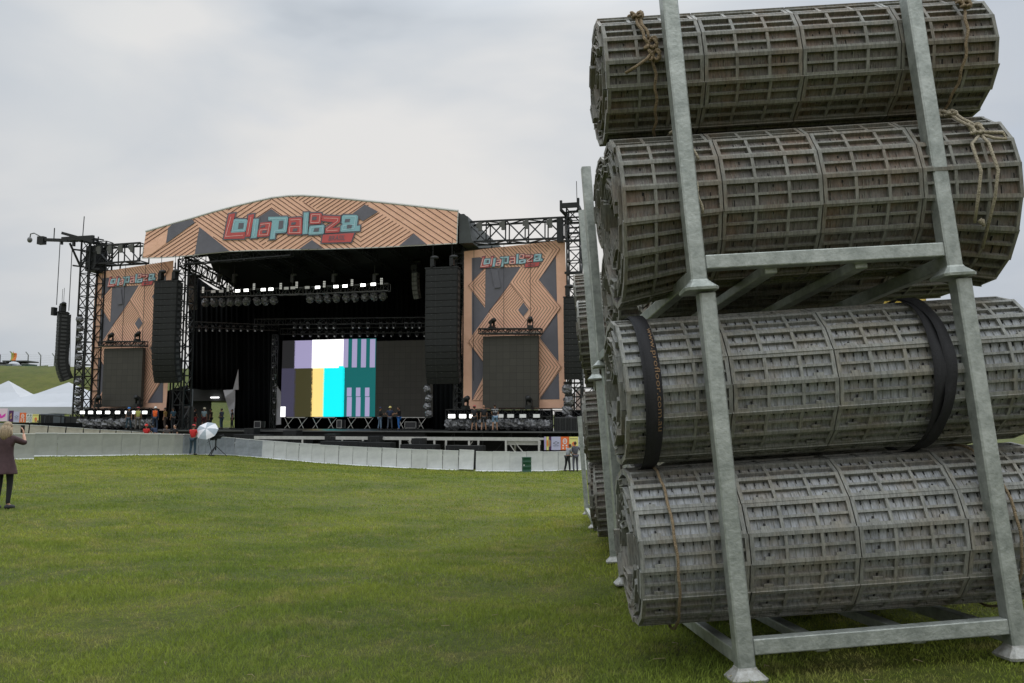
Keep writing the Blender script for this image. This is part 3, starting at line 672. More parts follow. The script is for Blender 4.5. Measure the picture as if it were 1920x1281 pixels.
EM=dict(lil=em('led_lilac',(.32,.29,.47)),wh=em('led_white',(1,1,1),1.3),teal=em('led_teal',(.0,.105,.105)),slate=em('led_slate',(.045,.042,.075)),olive=em('led_olive',(.042,.038,.013)),yel=em('led_yellow',(.95,.68,.23)),cy=em('led_cyan',(0,.83,.88)),dk=em('led_dark',(.012,.012,.014)))
DS=8.0
lw_=thing('led_wall','large LED wall at the back of the stage showing test blocks of white, cyan and yellow','screen',SW(*SP(676,800,DS)[:2],DECK),SROT)
def sface(mb,px0,py0,px1,py1,d,th,mi=0):
    a=SP(px0,py1,d); b=SP(px1,py0,d); mb.bb((a[0],d,a[2]),(b[0],d+th,b[2]),mi)
mb=MB(SW); sface(mb,527,636,862,782,DS+.02,.3); mb.build('screen_casing',M_led,lw_)
cells=[(530,639,552.5,691,'dk'),(552.5,639,585.5,691,'lil'),(585.5,637.5,644.5,690,'wh'),(644.5,636,703,781.5,'teal'),(528.5,691,552.5,781.5,'slate'),(552.5,691,584.5,781.5,'olive'),(584.5,690,606,781.5,'yel'),(606,690,644.5,781.5,'cy')]
km=list(EM.values()); ki={k:i for i,k in enumerate(EM)}
def q3(px0,py0,px1,py1,d,k): 
    a=SP(px0,py0,d);b=SP(px1,py1,d); mb.add([(a[0],d,a[2]),(b[0],d,a[2]),(b[0],d,b[2]),(a[0],d,b[2])],[(0,1,2,3)],ki[k])
mb=MB(SW)
for c in cells: q3(*c[:4],DS,c[4])
q3(635,686.5,644.5,690,DS-.02,'cy')
for x0,x1 in((644.5,652.5),(660.5,669),(677.5,686),(694,703)): q3(x0,636,x1,689,DS-.02,'lil')
for x0,x1 in((650.5,659),(667.5,675.5),(684.5,692.5)): q3(x0,727,x1,743.4,DS-.02,'lil'); q3(x0,744.6,x1,781,DS-.02,'lil')
q3(526,762.5,535,782,DS-.03,'wh')
mb.build('lit_picture',km,lw_)
gS='side video screens'
def sidescreen(q,label,hq):
    r=thing('video_screen',label,'screen',SW(*SP((q[0]+q[2])/2,q[3],-.6)),SROT,group=gS)
    mb=MB(SW); sface(mb,*q,-.8,.35); mb.build('led_panel',M_led,r)
    mb=MB(SW)
    a=SP(q[0]-2,q[1]-1,-.7);b=SP(q[2]+2,q[1]-1,-.7); mb.bb((a[0],-.9,a[2]),(b[0],-.5,a[2]+.12)); mb.build('top_edge',mat('pale_trim',(.45,.36,.3),.6),r)
    a=SP(hq[0],hq[2],-.9);b=SP(hq[1],hq[2],-.9)
    mb=MB(SW); mb.truss((a[0],-.9,a[2]),(b[0],-.9,b[2]),.4,.36,.06,.42); mb.build('header_truss',bk,r)
sidescreen((905,628.5,1009,765),'dark blank video screen in front of the right peach banner',(899,1016,621.5))
sidescreen((190,652,268,763),'dark blank video screen in front of the left peach banner',(188,274,645))
# --- deck
a=SP(150,800,-2)[0]; b=SP(1095,800,-2)[0]
dk=thing('stage_deck','long black stage deck with skirting in front','stage',SW((a+b)/2,-2.2,gz(*SW((a+b)/2,-2.2,0)[:2])),SROT)
mb=MB(SW); mb.bb((a,-2.4,DECK-.12),(b,14,DECK)); mb.build('floor',mat('black_stage_floor',(.018,.019,.018),.45,var=.3,vscale=1.),dk)
mb=MB(SW); mb.bb((a,-2.3,DECK-.42),(SP(800,800,-2)[0],-2.2,DECK-.125)); mb.bb((a,-.6,-1.9),(b,-.5,DECK-.125)); mb.build('skirt',mat('black_skirt',(.012,.012,.012),.9),dk)
mb=MB(SW); mb.bar((a,-2.45,DECK-.05),(b,-2.45,DECK-.05),.05); mb.bb((SP(835,800,-2)[0],-2.5,DECK-.1),(SP(1060,800,-2)[0],-2.38,DECK-.03)); mb.build('edge_trim',mat('worn_edge',(.09,.09,.085),.5),dk)
mb=MB(SW)
s=a
while s<b:
    mb.bar((s,-2,-1.9),(s,-2,DECK-.13),.05,0,4); mb.bar((s,-2,-1.8),(s+2,-2,DECK-.2),.025,0,4); s+=2.07
mb.build('leg_frame',bk,dk)
# white under-deck front scaffold
M_white=mat('white_painted_steel',(.55,.54,.5),.5,var=.25,vscale=3)
sc1=thing('low_scaffold','pale steel scaffold platform below the front of the stage','scaffold',SW(*SP(745,822,-4)[:2],-1.8),SROT)
mb=MB(SW); A=SP(478,817,-4.6);Bq=SP(1012,819,-4.6); zt=Bq[2]-.05
mb.bb((A[0],-4.7,zt-.22),(Bq[0],-4.6,zt)); mb.bb((SP(545,824,-4.2)[0],-4.4,zt-.72),(SP(682,826,-4.2)[0],-4.3,zt-.52)); mb.bb((A[0],-3.2,zt-.2),(Bq[0],-3.1,zt-.05)); mb.build('front_beam',M_white,sc1)
for px in (568,627,681,751,757,815,826,880,888,949,958,1011):
    s=SP(px,830,-4.6)[0]; mb=MB(SW); dd=-4.65 if px in(568,681,751,815,880,949,1011) else -3.4
    mb.bb((s-.06,dd-.05,-1.95),(s+.06,dd+.05,zt-.23)); mb.build('post',M_white,sc1)
for p0,p1 in((765,812),(886,852),(953,982),(965,1000)):
    s0=SP(p0,826,-4.5)[0]; s1=SP(p1,845,-4.5)[0]; mb=MB(SW); mb.bar((s0,-4.5,zt-.3),(s1,-4.5,-1.6),.04); mb.build('brace',M_white,sc1)
mb=MB(SW); s0=SP(950,822,-4)[0]; s1=SP(1012,822,-4)[0]; mb.bb((s0,-4.5,zt-.5),(s1,-3.6,zt-.23)); mb.build('platform_edge',M_white,sc1)
# --- curtains
def curtain(label,pts,d,m=bkc,name='curtain',th=.35,d1=None,group='black stage curtains'):
    """hanging cloth with folds: pts are (px, top py, bottom py) along it"""
    mb=MB(SW); vs=[];n=0
    L_=[]
    for (a,b) in zip(pts,pts[1:]):
        k=max(2,int(abs(b[0]-a[0])/2))
        for i in range(k): t=i/k; L_.append([a[j]+(b[j]-a[j])*t for j in range(3)])
    L_.append(list(pts[-1])); N_=len(L_); cols=[]
    for i,(px,y0,y1) in enumerate(L_):
        dd=d+( (d1-d)*i/(N_-1) if d1 is not None else 0)+th*.5*math.sin(i*1.35)+.1*math.sin(i*.31)
        t=SP(px,y0,dd); u=SP(px,y1,dd); s=(t[0]+u[0])/2 if abs(y1-y0)>150 else None
        cols.append([(t[0]+(u[0]-t[0])*k/4,dd,t[2]+(u[2]-t[2])*k/4) for k in range(5)])
    vs=[p for c in cols for p in c]; fs=[(i*5+k,i*5+k+1,(i+1)*5+k+1,(i+1)*5+k) for i in range(N_-1) for k in range(4)]
    mb.add(vs,fs,0,True); o=mb.top(name,m,label,'curtain' if name=='curtain' else 'tarpaulin',group)
    md=o.modifiers.new('thickness','SOLIDIFY'); md.thickness=.02; return o
curtain('black curtain hanging at the left of the stage with a curved top edge',[(354,508,727),(362,513,729),(380,527,731),(400,541,731),(420,549,731),(448,553,731)],8.6)
curtain('black folded curtain between the left curtain and the LED wall',[(441,540,806),(480,540,806),(532,540,806)],9.2)
curtain('black backdrop curtain behind the LED wall',[(440,500,805),(640,490,806),(885,470,807)],DB+.2)
curtain('black curtain closing the right side of the stage behind the speaker array',[(812,470,806),(840,470,807),(868,470,808)],6.2,d1=3.0)
M_tarp=mat('white_tarp',(.5,.5,.52),.7,var=.2,vscale=.8,bump=.3,bscale=2)
def tarpoly(label,pts,d):
    mb=MB(SW); tri=tessellate_polygon([[Vector((x,y,0)) for x,y in pts]]); mb.add([SP(x,y,d+.25*math.sin(x*.5)) for x,y in pts],[tuple(t) for t in tri]); o=mb.top('tarpaulin',M_tarp,label,'tarpaulin'); o.modifiers.new('thickness','SOLIDIFY').thickness=.02
tarpoly('narrow white tarp edge hanging down the right side of the left curtain',[(447,692),(447.5,731),(437,731)],8.2)
tarpoly('white tarp flap folded back at the bottom of the left curtain',[(419,732),(441,730.5),(441,750),(439,782),(434,786),(428,765),(422,745)],8.0)
tarpoly('white tarp flap beside the left edge of the LED wall',[(514,716),(520,723),(527,735),(527,796),(517,797),(519,755)],8.9)
# backstage seen below the left curtain
mb=MB(SW); a=SP(345,735,9.4); b=SP(440,735,9.4); mb.bb((a[0],10.5,DECK),(SP(395,735,10.5)[0],10.7,3.2)); mb.bb((a[0]-1,9.4,SP(390,752,9.5)[2]),(b[0],17,SP(390,733,9.4)[2]+.3)); mb.top('backstage_wall',mat('backstage_grey',(.04,.045,.045),.8,var=.3,vscale=1),'dark grey backstage wall and ceiling seen under the left curtain','wall',rotz=0)
mb=MB(SW); t=SP(402.5,745.5,9.2); mb.bb((t[0]-.4,9.15,t[2]-.05),(t[0]+.4,9.3,t[2]+.05),0); mb.top('tube_lamp',mat('tube_lit',(1,1,1),.5,emit=(1,1,1),es=3),'small lit white tube lamp under the backstage ceiling','lamp')
# --- lattice towers
def tower(name,label,s,d,w,z0,z1,extra=None,group='lattice towers of the stage',step=None):
    r=thing(name,label,'tower',SW(s,d,z0),SROT,group=group)
    mb=MB(SW); mb.truss((s,d,z0),(s,d,z1),w,w,.075,step or w*1.05,0,up=(0,1,0)); mb.build('mast',bk,r)
    mb=MB(SW); mb.bb((s-w*.7,d-w*.7,z0-.02),(s+w*.7,d+w*.7,z0+.12)); mb.build('base',bk,r); return r
def zof(px,py,d): return SP(px,py,d)[2]
sA,_,zA=SP(163,452,-.5); wA=SP(177,600,-.5)[0]-SP(143,600,-.5)[0]
sA=SP(160,780,-.5)[0]
gl=gz(*SW(sA,0,0)[:2]); r=tower('lattice_tower','dark lattice tower left of the left banner, thin arm reaching out at its top',sA-wA*.22,-.5,wA*.5,gl,zA)
sA2=sA+wA*.26
mb=MB(SW); mb.truss((sA2,.3,gl),(sA2,.3,zA),wA*.42,wA*.42,.07,wA*.5,0,up=(0,1,0)); mb.build('second_mast',bk,r)
mb=MB(SW); t0=SP(129,443,-.8); t1=SP(187,459,-.8); hh=.16
mb.bb((t0[0],-1.6,t0[2]-.6),(t1[0],-1.4,t0[2]-.25)); mb.bar((t0[0],-1.5,t0[2]+.1),(t1[0],-1.5,t1[2]+.1),.16); mb.bar((t0[0],-.4,t0[2]-.2),(t1[0],-.4,t1[2]+.1),.14); mb.bar((t0[0]-2.0,-1.5,t0[2]-.35),(t0[0]+.6,-1.5,t0[2]-.55),.17)
mb.bb((t0[0]-2.3,-1.7,t0[2]-.75),(t0[0]-1.7,-1.3,t0[2]-.1)); mb.bar((t0[0]+.5,-1.2,t0[2]-.7),SP(150,498,-.5),.1); 
for k in range(7):
    s=t0[0]+(t1[0]-t0[0])*k/6; mb.bar((s,-1.5,t0[2]-.5),(s,-.4,t0[2]-.4),.07)
for k in range(9):
    s=sA-wA*.5+wA*k/8; mb.bar((s,-.9,zA-2.4+.3*(k%3)),(s+random.uniform(-.6,.6),.2,zA-.3),.05)
mb.bar(SP(139,468,-.8),SP(190,474,-.8),.09); mb.bar(SP(137,498,-.8),SP(188,505,-.8),.09); mb.bb((sA-.5,-.8,zA-2.6),(sA+.5,.5,zA-.5))
mb.build('head_frame',bk,r)
mb=MB(SW); c=(t0[0]-3.2,-1.5,t0[2]-.15); mb.tube([(c[0],-1.5,c[2]),(c[0]+.05,-1.5,c[2]+.35),(c[0]+.4,-1.5,c[2]+.4),(t0[0]-2.1,-1.5,t0[2]-.1)],.05); mb.ell((c[0],-1.5,c[2]-.15),(.2,.2,.25)); mb.build('hook_lamp',mat('grey_lamp',(.12,.12,.12),.4),r)
mb=MB(SW); q=SP(155,445,-.5); mb.bar((q[0],-.5,q[2]),(q[0]+.05,-.5,SP(155,406,-.5)[2]),.035,0,4); q=SP(184,455,-.5); mb.bar((q[0],-.5,q[2]-.2),(q[0],-.5,q[2]+.5),.05); q=SP(114,440,-.8); mb.bar((q[0],-1.5,q[2]-.75),(q[0],-1.5,q[2]+.4),.04); mb.build('aerial',bk,r)
sB=SP(1078,600,-.5)[0]; zB=zof(1075,392,-.5); glB=gz(*SW(sB,0,0)[:2]); wB=SP(1091,600,-.5)[0]-SP(1061,600,-.5)[0]
r=tower('lattice_tower','dark lattice tower right of the right banner with a square head frame',sB,-.5,wB*.82,glB,zB)
mb=MB(SW); h0=SP(1052,380,-1); h1=SP(1084,380,-1)
mb.bb((h0[0],-1.6,h0[2]-.75),(h0[0]+.16,-1.4,h0[2])); mb.bb((h1[0],-1.6,h0[2]-.75),(h1[0]+.16,-1.4,h0[2]+.1)); mb.bb((h0[0]+.17,-1.58,h0[2]-.55),(h1[0]-.01,-1.42,h0[2]-.2)); mb.bar((h0[0]+.1,-1.5,h0[2]-.7),(h0[0]+.5,.6,h0[2]-1.0),.12); mb.bar((h1[0],-1.5,h0[2]-.3),(h1[0]+.5,.8,h0[2]-1.6),.14)
for k in range(5): mb.bar((h0[0]+.3,-1.2+.4*k,h0[2]-.8-.28*k),(h1[0]+.2,-1.2+.4*k,h0[2]-.8-.28*k),.07)
for z_ in(h0[2]-2.9,h0[2]-5.2,h0[2]-8.0): mb.bb((sB-wB*.55,-1.1,z_),(sB+wB*.55,-.95,z_+.16))
mb.bb((SP(1045,400,-.6)[0],-.9,zof(1045,455,-.6)),(SP(1056,400,-.6)[0],-.4,zof(1045,412,-.6)))
mb.build('head_frame',bk,r)
mb=MB(SW); q=SP(1082,382,-1); mb.bar((q[0],-1,q[2]),(q[0]-.03,-1,zof(1081,340,-1)),.03); mb.build('aerial',bk,r)
sC=SP(340,700,-.4)[0]; glC=gz(*SW(sC,0,0)[:2]); r=tower('lattice_tower','dark lattice tower just inside the left speaker array holding up the roof',sC,-.2,.95,glC,zof(342,487,-.4),step=1.15)
sD=SP(866,600,-.3)[0]; r=tower('lattice_tower','black roof column between the right speaker array and right banner',sD-.35,.4,.7,gz(*SW(sD,0,0)[:2]),zof(866,400,-.3)); mb=MB(SW); mb.bb((sD-.3,.9,DECK),(sD+.0,1.0,zof(866,400,-.3))); mb.build('cloth_cover',bkc,r)
# header trusses from the towers to the roof
def header(label,p0,p1,d):
    a=SP(*p0,d); b=SP(*p1,d); r=thing('header_truss',label,'truss',SW((a[0]+b[0])/2,d,min(a[2],b[2])-.8),SROT,group='roof level trusses beside the stage')
    h=1.5; mb=MB(SW); zc=-(h/2)
    mb.truss((a[0],d,a[2]+zc),(b[0],d,b[2]+zc),1.1,h,.09,1.6,0,web=.06); mb.build('lattice',bk,r)
    for k in range(4):
        t=(k+.6)/4.2; s=a[0]+(b[0]-a[0])*t; z=a[2]+(b[2]-a[2])*t; mb=MB(SW); mb.bb((s-.13,d-.8,z-.75),(s+.13,d-.65,z-.1)); mb.bb((s-.3,d-.75,z-.5),(s-.135,d-.6,z-.15)); mb.build('blinder_lamp',mat('lamp_grey',(.08,.08,.07),.4),r)
header('black header truss above the left banner',(186,464),(272,458),-.2)
header('black header truss above the right banner with small lamps',(880,420),(1062,411),-.2)
# ---------------------------------------------------------------- line arrays
def child(name,me,parent,M=None):
    o=bpy.data.objects.new(name,me); COL.objects.link(o); o.parent=parent
    if M is not None: o.matrix_basis=M
    return o
M_horn=mat('speaker_dot',(.11,.11,.11),.5); M_sgr=mat('pale_speaker',(.12,.12,.115),.6)
def cab_mesh(w,h,dp,m=None):
    mb=MB(); mb.box((0,dp/2,0),(w,dp,h*.94)); mb.box((0,-.02,0),(w*.96,.04,h*.84),0); mb.box((0,-.01,h*.46),(w*.99,.05,h*.035),1)
    for x in(-.3,0,.3): mb.box((x*w,-.045,h*.36),(.05,.01,.03),2)
    for x in(-.5,.5): mb.box((x*w,dp*.4,0),(.04,dp*.5,h*.5),1)
    mb.box((-.17*w,-.043,0),(.02,.008,h*.84),1)
    return mb.mesh('speaker_cabinet',[m or M_box,M_boxe,M_horn])
def line_array(px0,px1,py0,py1,d,n,label,yaw=0.,dp=.75,curve=22,group='hanging speaker arrays',m=None,straight=.6):
    a=SP(px0,py0,d);b=SP(px1,py0,d);w=b[0]-a[0]; zt=SP((px0+px1)/2,py0,d)[2]; zb=SP((px0+px1)/2,py1,d)[2]; sC=(SP(px0,(py0+py1)/2,d)[0]+SP(px1,(py0+py1)/2,d)[0])/2
    angs=[0 if i<n*straight else R(curve)*((i-n*straight)/(n-n*straight)) for i in range(n)]
    h=(zt-zb)/sum(math.cos(x) for x in angs); wc=w if yaw==0 else (w-dp*abs(math.sin(yaw)))/math.cos(yaw)
    r=thing('line_array',label,'speaker array',SW(sC,d,zb),SROT+yaw,group=group); me=cab_mesh(wc,h,dp,m)
    z=zt-zb; y=0.
    for i in range(n):
        t=angs[i]; c=(0,y+math.sin(t)*h/2,z-math.cos(t)*h/2)
        child('speaker_cabinet',me,r,Matrix.Translation(c)@Matrix.Rotation(t,4,'X')); z-=math.cos(t)*h; y+=math.sin(t)*h
    mb=MB(); H=zt-zb; mb.box((0,dp*.4,H+.08),(wc*1.04,dp*.9,.1)); mb.box((-wc*.3,dp*.3,H+.18),(.12,dp,.1)); mb.box((wc*.3,dp*.3,H+.18),(.12,dp,.1))
    o=child('fly_frame',mb.mesh('fly_frame',[bk]),r)
    for x in(-wc*.3,wc*.3):
        mb=MB(); mb.box((x,dp*.3,H+.5),(.28,.4,.55)); mb.ell((x+.12,dp*.3,H+.86),(.34,.2,.17)); mb.bar((x,dp*.3,H+.8),(x,dp*.3,H+2.2 if wc>.9 else H+1.2),.02); child('chain_hoist',mb.mesh('chain_hoist',[bk]),r)
    return r,zt
line_array(285.5,329,529,718,-2.2,17,'tall black speaker array hanging over the right edge of the left banner',dp=.7)
line_array(797,857,504,720,-2.2,18,'widest black speaker array hanging beside the right banner',dp=.7)
r_,zt=line_array(93,121,590,716,-1.2,18,'narrow black speaker array hanging outside the left tower, curving at the bottom',yaw=R(-38),dp=.8,curve=30)
q=SP(113,462,-1.2); mb=MB(SW); 
for (px,py,x2,y2) in((113,449,106,572),(136,452,129,583)): a=SP(px,py,-1.5);b=SP(x2,y2,-1.5); mb.bar(a,b,.03); mb.bar((a[0],-1.3,a[2]),(a[0],-1.3,a[2]-.4),.1)
mb.bb((SP(101,580,-1.3)[0],-1.6,SP(101,592,-1.3)[2]),(SP(106,580,-1.3)[0],-1.2,SP(101,577,-1.3)[2])); mb.bar(SP(132,592,-1.4),SP(131,700,-1.4),.03)
mb.build('suspension_chains',bk,r_)
line_array(1057,1090,559,712,-1.8,14,'black speaker array hanging beside the right tower, nearest the racks',dp=1.0,curve=10)
line_array(352,366,536,580,3.5,6,'small grey speaker array hanging inside the stage at the left',yaw=R(15),dp=.35,curve=28,m=M_sgr,straight=.1)
line_array(770.5,783,511,560,3.5,6,'small grey speaker array hanging inside the stage at the right',yaw=R(-15),dp=.35,curve=24,m=M_sgr,straight=.1)
# ---------------------------------------------------------------- lamps
gM='robotic moving head lamps'
def moving_head(s=1.,tilt=30,body=bk):
    t=thing('moving_head_lamp','black moving head lamp','lamp',(0,0,0),group=gM)
    mb=MB(); mb.box((0,0,.12),(.42,.42,.24)); child('base',mb.mesh('base',[body]),t)
    mb=MB(); mb.box((-.2,0,.45),(.06,.16,.5)); mb.box((.2,0,.45),(.06,.16,.5)); mb.box((0,0,.25),(.46,.18,.06)); child('yoke',mb.mesh('yoke',[body]),t)
    mb=MB(); M=Matrix.Translation((0,0,.68))@Matrix.Rotation(R(tilt),4,'X'); M3=M.to_3x3(); mb.lathe([(0,-.3),(.13,-.3),(.17,-.1),(.18,.2),(.15,.3),(0,.3)],(0,0,.68),0,10,M3); child('head',mb.mesh('head',[body]),t)
    return t
mh=moving_head(1.,65); KK={}
def put(proto,first,M,label):
    if first not in KK: KK[first]=1; place(proto,M); proto['label']=label; return proto
    return copy_tree(proto,M,label)
def sM(px,py,d,sc_=1.,yaw=0.,flip=False):
    s,_,z=SP(px,py,d); M=Matrix.Translation(SW(s,d,z))@Matrix.Rotation(SROT+yaw,4,'Z')
    if flip: M=M@Matrix.Rotation(math.pi,4,'X')
    return M@Matrix.Scale(sc_,4)
def copy_scaled(proto,key,px,py,d,k,label,yaw=0.,flip=False): return put(proto,key,sM(px,py,d,k,yaw,flip),label)
for px,py,lb in((207,644,'left of two moving head lamps on the header truss over the left video screen'),(257,642,'right of two moving head lamps on the header truss over the left video screen'),(923,619,'left of two moving head lamps on the header truss over the right video screen'),(994,617,'right of two moving head lamps on the header truss over the right video screen')):
    copy_scaled(mh,'mh',px,py,-.8,.95,lb,R(70 if px in(207,257,923) else 20))
for px,py,lb in((183,764,'large moving head lamp at the foot of the left video screen, left side'),(258,764,'large moving head lamp at the foot of the left video screen, right side'),(873,768,'large moving head lamp at the foot of the right video screen, left side'),(992,768,'large moving head lamp at the foot of the right video screen, right side')):
    copy_scaled(mh,'mh',px,py,-1.4,1.05,lb,R(60 if px in(183,873) else -15))
# foil covered lamps on the front truss
M_foil=mat('crumpled_clear_cover',(.2,.2,.21),.25,col2=(.025,.025,.028),vscale=7,bump=.9,bscale=9,spec=.8)
def foil():
    t=thing('covered_lamp','lamp wrapped in clear crumpled cover','lamp',(0,0,0),group='plastic wrapped lamps under the front truss')
    mb=MB(); mb.box((0,0,-.08),(.4,.4,.16)); mb.bar((-.19,0,-.15),(-.22,0,-.5),.03); mb.bar((.19,0,-.15),(.22,0,-.5),.03); child('bracket',mb.mesh('bracket',[bk]),t)
    mb=MB(); mb.ell((0,0,-.55),(.4,.36,.42),0,12,9,jit=.16); child('plastic_cover',mb.mesh('plastic_cover',[M_foil]),t); return t
fo=foil(); DT=4.0
fx=[(225,322),(290,322),(350,323),(413,318),(472,315),(532,312),(612,310),(670,309),(735,306),(1010,292),(1073,291),(1138,290),(1205,286),(1280,284),(1345,282),(1420,278),(1488,275),(1553,272)]
ords=['first','second','third','fourth','fifth','sixth','seventh','eighth','ninth']
for i,(x,y) in enumerate(fx):
    copy_scaled(fo,'fo',330+x/4,480+(y-18)/4,DT,.92,f'plastic wrapped lamp, {ords[i%9]} from the left under the {"left" if i<9 else "right"} half of the front truss',random.uniform(0,6))
tr=thing('lighting_truss','silver grey lighting truss hanging across the front of the stage','truss',SW(*SP(555,560,DT)),SROT)
M_tr=mat('aluminium_truss',(.16,.16,.16),.4,.4); a=SP(379,552,DT); b=SP(571,546,DT); c=SP(571,546,DT); e=SP(730,539,DT)
mb=MB(SW); mb.truss((a[0],DT,a[2]),(b[0]-.05,DT,b[2]),.5,.55,.035,.6); mb.truss((c[0]+.05,DT,c[2]),(e[0],DT,e[2]),.5,.6,.035,.6); mb.build('lattice',M_tr,tr)
for px in(410,438,548,625,702): 
    q=SP(px,545,DT); mb=MB(SW); mb.bar((q[0],DT,q[2]+.3),(q[0],DT,q[2]+3.2),.025); mb.box((q[0],DT,q[2]+1.),(.25,.25,.6)); mb.ell((q[0]+.1,DT,q[2]+1.35),(.3,.15,.12)); mb.build('chain_hoist',mat('hoist_grey',(.05,.05,.05),.4),tr)
M_lit=mat('lit_flood_face',(1,1,1),.5,emit=(1,1,.96),es=4); M_dim=mat('unlit_flood_face',(.6,.6,.58),.35,emit=(1,1,1),es=.12)
def flood(lit):
    t=thing('flood_lamp','flood lamp','lamp',(0,0,0),group='strip flood lamps')
    mb=MB(); mb.box((0,.1,0),(.46,.2,.26)); mb.box((-.25,.05,-.1),(.02,.1,.3)); mb.box((.25,.05,-.1),(.02,.1,.3)); child('housing',mb.mesh('housing',[bk]),t)
    mb=MB(); mb.box((0,-.012,0),(.42,.02,.22)); child('lamp_face',mb.mesh('lamp_face',[M_lit if lit else M_dim]),t); return t
fl=flood(True); fd=flood(False)
L1=[(463,262),(527,258),(655,253),(712,250),(1062,236),(1200,230),(1268,226),(1403,219),(1480,213)]; L0=[(280,267),(340,265),(828,243),(877,240),(985,237)]
for i,(x,y) in enumerate(L1): copy_scaled(fl,'fl',330+x/4,480+y/4,DT-.4,1.0,f'lit white flood lamp, {ords[i]} lit one from the left, front truss')
for i,(x,y) in enumerate(L0): copy_scaled(fd,'fd',330+x/4,480+y/4,DT-.4,1.0,f'unlit pale flood lamp, {ords[i]} unlit one from the left, front truss')
gl_=['leftmost','second','third','fourth','fifth','sixth','seventh','rightmost']
for i,px in enumerate((154.6,170,186,202,220.5,239,252,271.5)): copy_scaled(fl,'fl',px,773.5,-2.4,.95,f'lit flood lamp, {gl_[i]} in the bright row below the left video screen')
for i,px in enumerate((847,867.5,886.5)): copy_scaled(fl,'fl',px,780.5,-1.9,1.15,f'lit flood lamp, {("left","middle","right")[i]} of three below the left part of the right banner')
for i,px in enumerate((938,957.4,980.4,1006)): copy_scaled(fd,'fd',px,780,-1.9,1.1,f'unlit pale flood lamp, {("leftmost","second","third","rightmost")[i]} of four below the right video screen')
def blinder():
    t=thing('blinder_lamp','blinder','lamp',(0,0,0),group='eight cell blinder lamps above the front truss')
    mb=MB(); mb.box((0,.08,0),(.24,.12,.6)); child('housing',mb.mesh('housing',[bk]),t)
    for i in(-.06,.06):
        for k in range(4): mb=MB(); mb.box((i,0,-.22+.147*k),(.085,.02,.1)); child('lamp_cell',mb.mesh('lamp_cell',[mat('blinder_cell',(.7,.7,.66),.3,emit=(1,1,.95),es=.35)]),t)
    return t
bl=blinder()
for i,(x,y) in enumerate(((203,255),(390,243),(585,230),(785,227),(905,217),(1112,212),(1320,200),(1541,190))): copy_scaled(bl,'bl',330+x/4,480+y/4,DT-.4,.95,f'slim blinder lamp with eight pale cells, {gl_[i]} of eight above the front lighting truss')
# darker rear trusses full of lamps
def lamp_row(key,label,p0,p1,d,n,k,tl,extra=0):
    a=SP(*p0,d);b=SP(*p1,d); r=thing('lighting_truss',label,'truss',SW((a[0]+b[0])/2,d,min(a[2],b[2])),SROT)
    mb=MB(SW); mb.truss((a[0],d,a[2]),(b[0],d,b[2]),.45,.5,.03,.7); mb.build('lattice',mat('dark_truss',(.013,.013,.013),.5),r)
    return r
lamp_row('m','dark lamp-filled truss crossing above the LED wall',(480,604),(800,601),6.5,1,1,'')
lamp_row('m','second dark truss directly above the LED wall',(528,622),(830,618),7.6,1,1,'')
lamp_row('m','dark truss of lamps along the left of the stage above the left curtain',(350,608),(520,615),7.5,1,1,'')
M_lens=mat('lamp_lens',(.35,.36,.38),.15,emit=(1,1,1),es=.12)
def spot():
    t=thing('spot_lamp','spot','lamp',(0,0,0),group='small dark lamps on the rear trusses')
    mb=MB(); mb.box((0,0,-.06),(.3,.3,.12)); mb.box((-.16,0,-.3),(.04,.1,.4)); mb.box((.16,0,-.3),(.04,.1,.4)); child('yoke',mb.mesh('yoke',[mat('lamp_body',(.016,.016,.018),.4)]),t)
    mb=MB(); mb.lathe([(0,.22),(.1,.2),(.15,0),(.15,-.2),(0,-.2)],(0,0,-.4),0,10,Matrix.Rotation(R(-40),3,'X')); child('head',mb.mesh('head',[mat('lamp_body',(.016,.016,.018),.4)]),t)
    mb=MB(); mb.lathe([(0,-.215),(.06,-.213),(.07,-.205)],(0,0,-.4),0,8,Matrix.Rotation(R(-50),3,'X')); child('lens',mb.mesh('lens',[M_lens]),t); return t
sp=spot()
rows=[([x/4+330 for x in(895,940,990,1078,1133,1190,1330,1382,1440,1540,1592,1638,1728,1778,1828)],604.5,6.4,.9,'upper row above the LED wall'),
      ([552+i*15.3 for i in range(18)],621.5,7.5,.8,'lower row directly above the LED wall'),
      ([362+i*13 for i in range(11)],611,7.4,.9,'row above the left curtain')]
ow=ords+['tenth','eleventh','twelfth','thirteenth','fourteenth','fifteenth','sixteenth','seventeenth','eighteenth']
for xs_,y,d,k,nm in rows:
    for i,x in enumerate(xs_): copy_scaled(sp,'sp',x,y,d,k,f'dark spot lamp, {ow[i]} from the left, {nm}',random.uniform(-.5,.5))
for i,y in enumerate(range(636,790,22)): copy_scaled(sp,'sp',514,y,5.,.8,f'dark spot lamp, {ow[i]} from the top of the column left of the LED wall',random.uniform(-1,1))
mb=MB(SW); q=SP(516,628,5.2); mb.truss((q[0],5.2,DECK),(q[0],5.2,q[2]),.35,.35,.03,.5,up=(0,1,0)); mb.top('lamp_ladder',bk,'thin dark truss column of lamps left of the LED wall','truss')
for i,y in enumerate((596,612,630,648,667,685,712,733,752,766)):
    copy_scaled(fo,'fo',150-.55*i+(1 if i%2 else 0),y-6,-.9,.72,f'plastic wrapped lamp, {ow[i]} from the top inside the left lattice tower',random.uniform(0,6))
for i,y in enumerate((700,722,740,757)): copy_scaled(fo,'fo',1063+(i%2)*3,y+16,-1.2,.95,f'plastic wrapped lamp, {ow[i]} from the top, under the array beside the right tower',random.uniform(0,6))
for i,y in enumerate((716,733,748,762)): copy_scaled(fo,'fo',801+(i%2)*3,y+4,-1.6,.7,f'plastic wrapped lamp, {ow[i]} from the top, hanging below the widest speaker array',random.uniform(0,6))
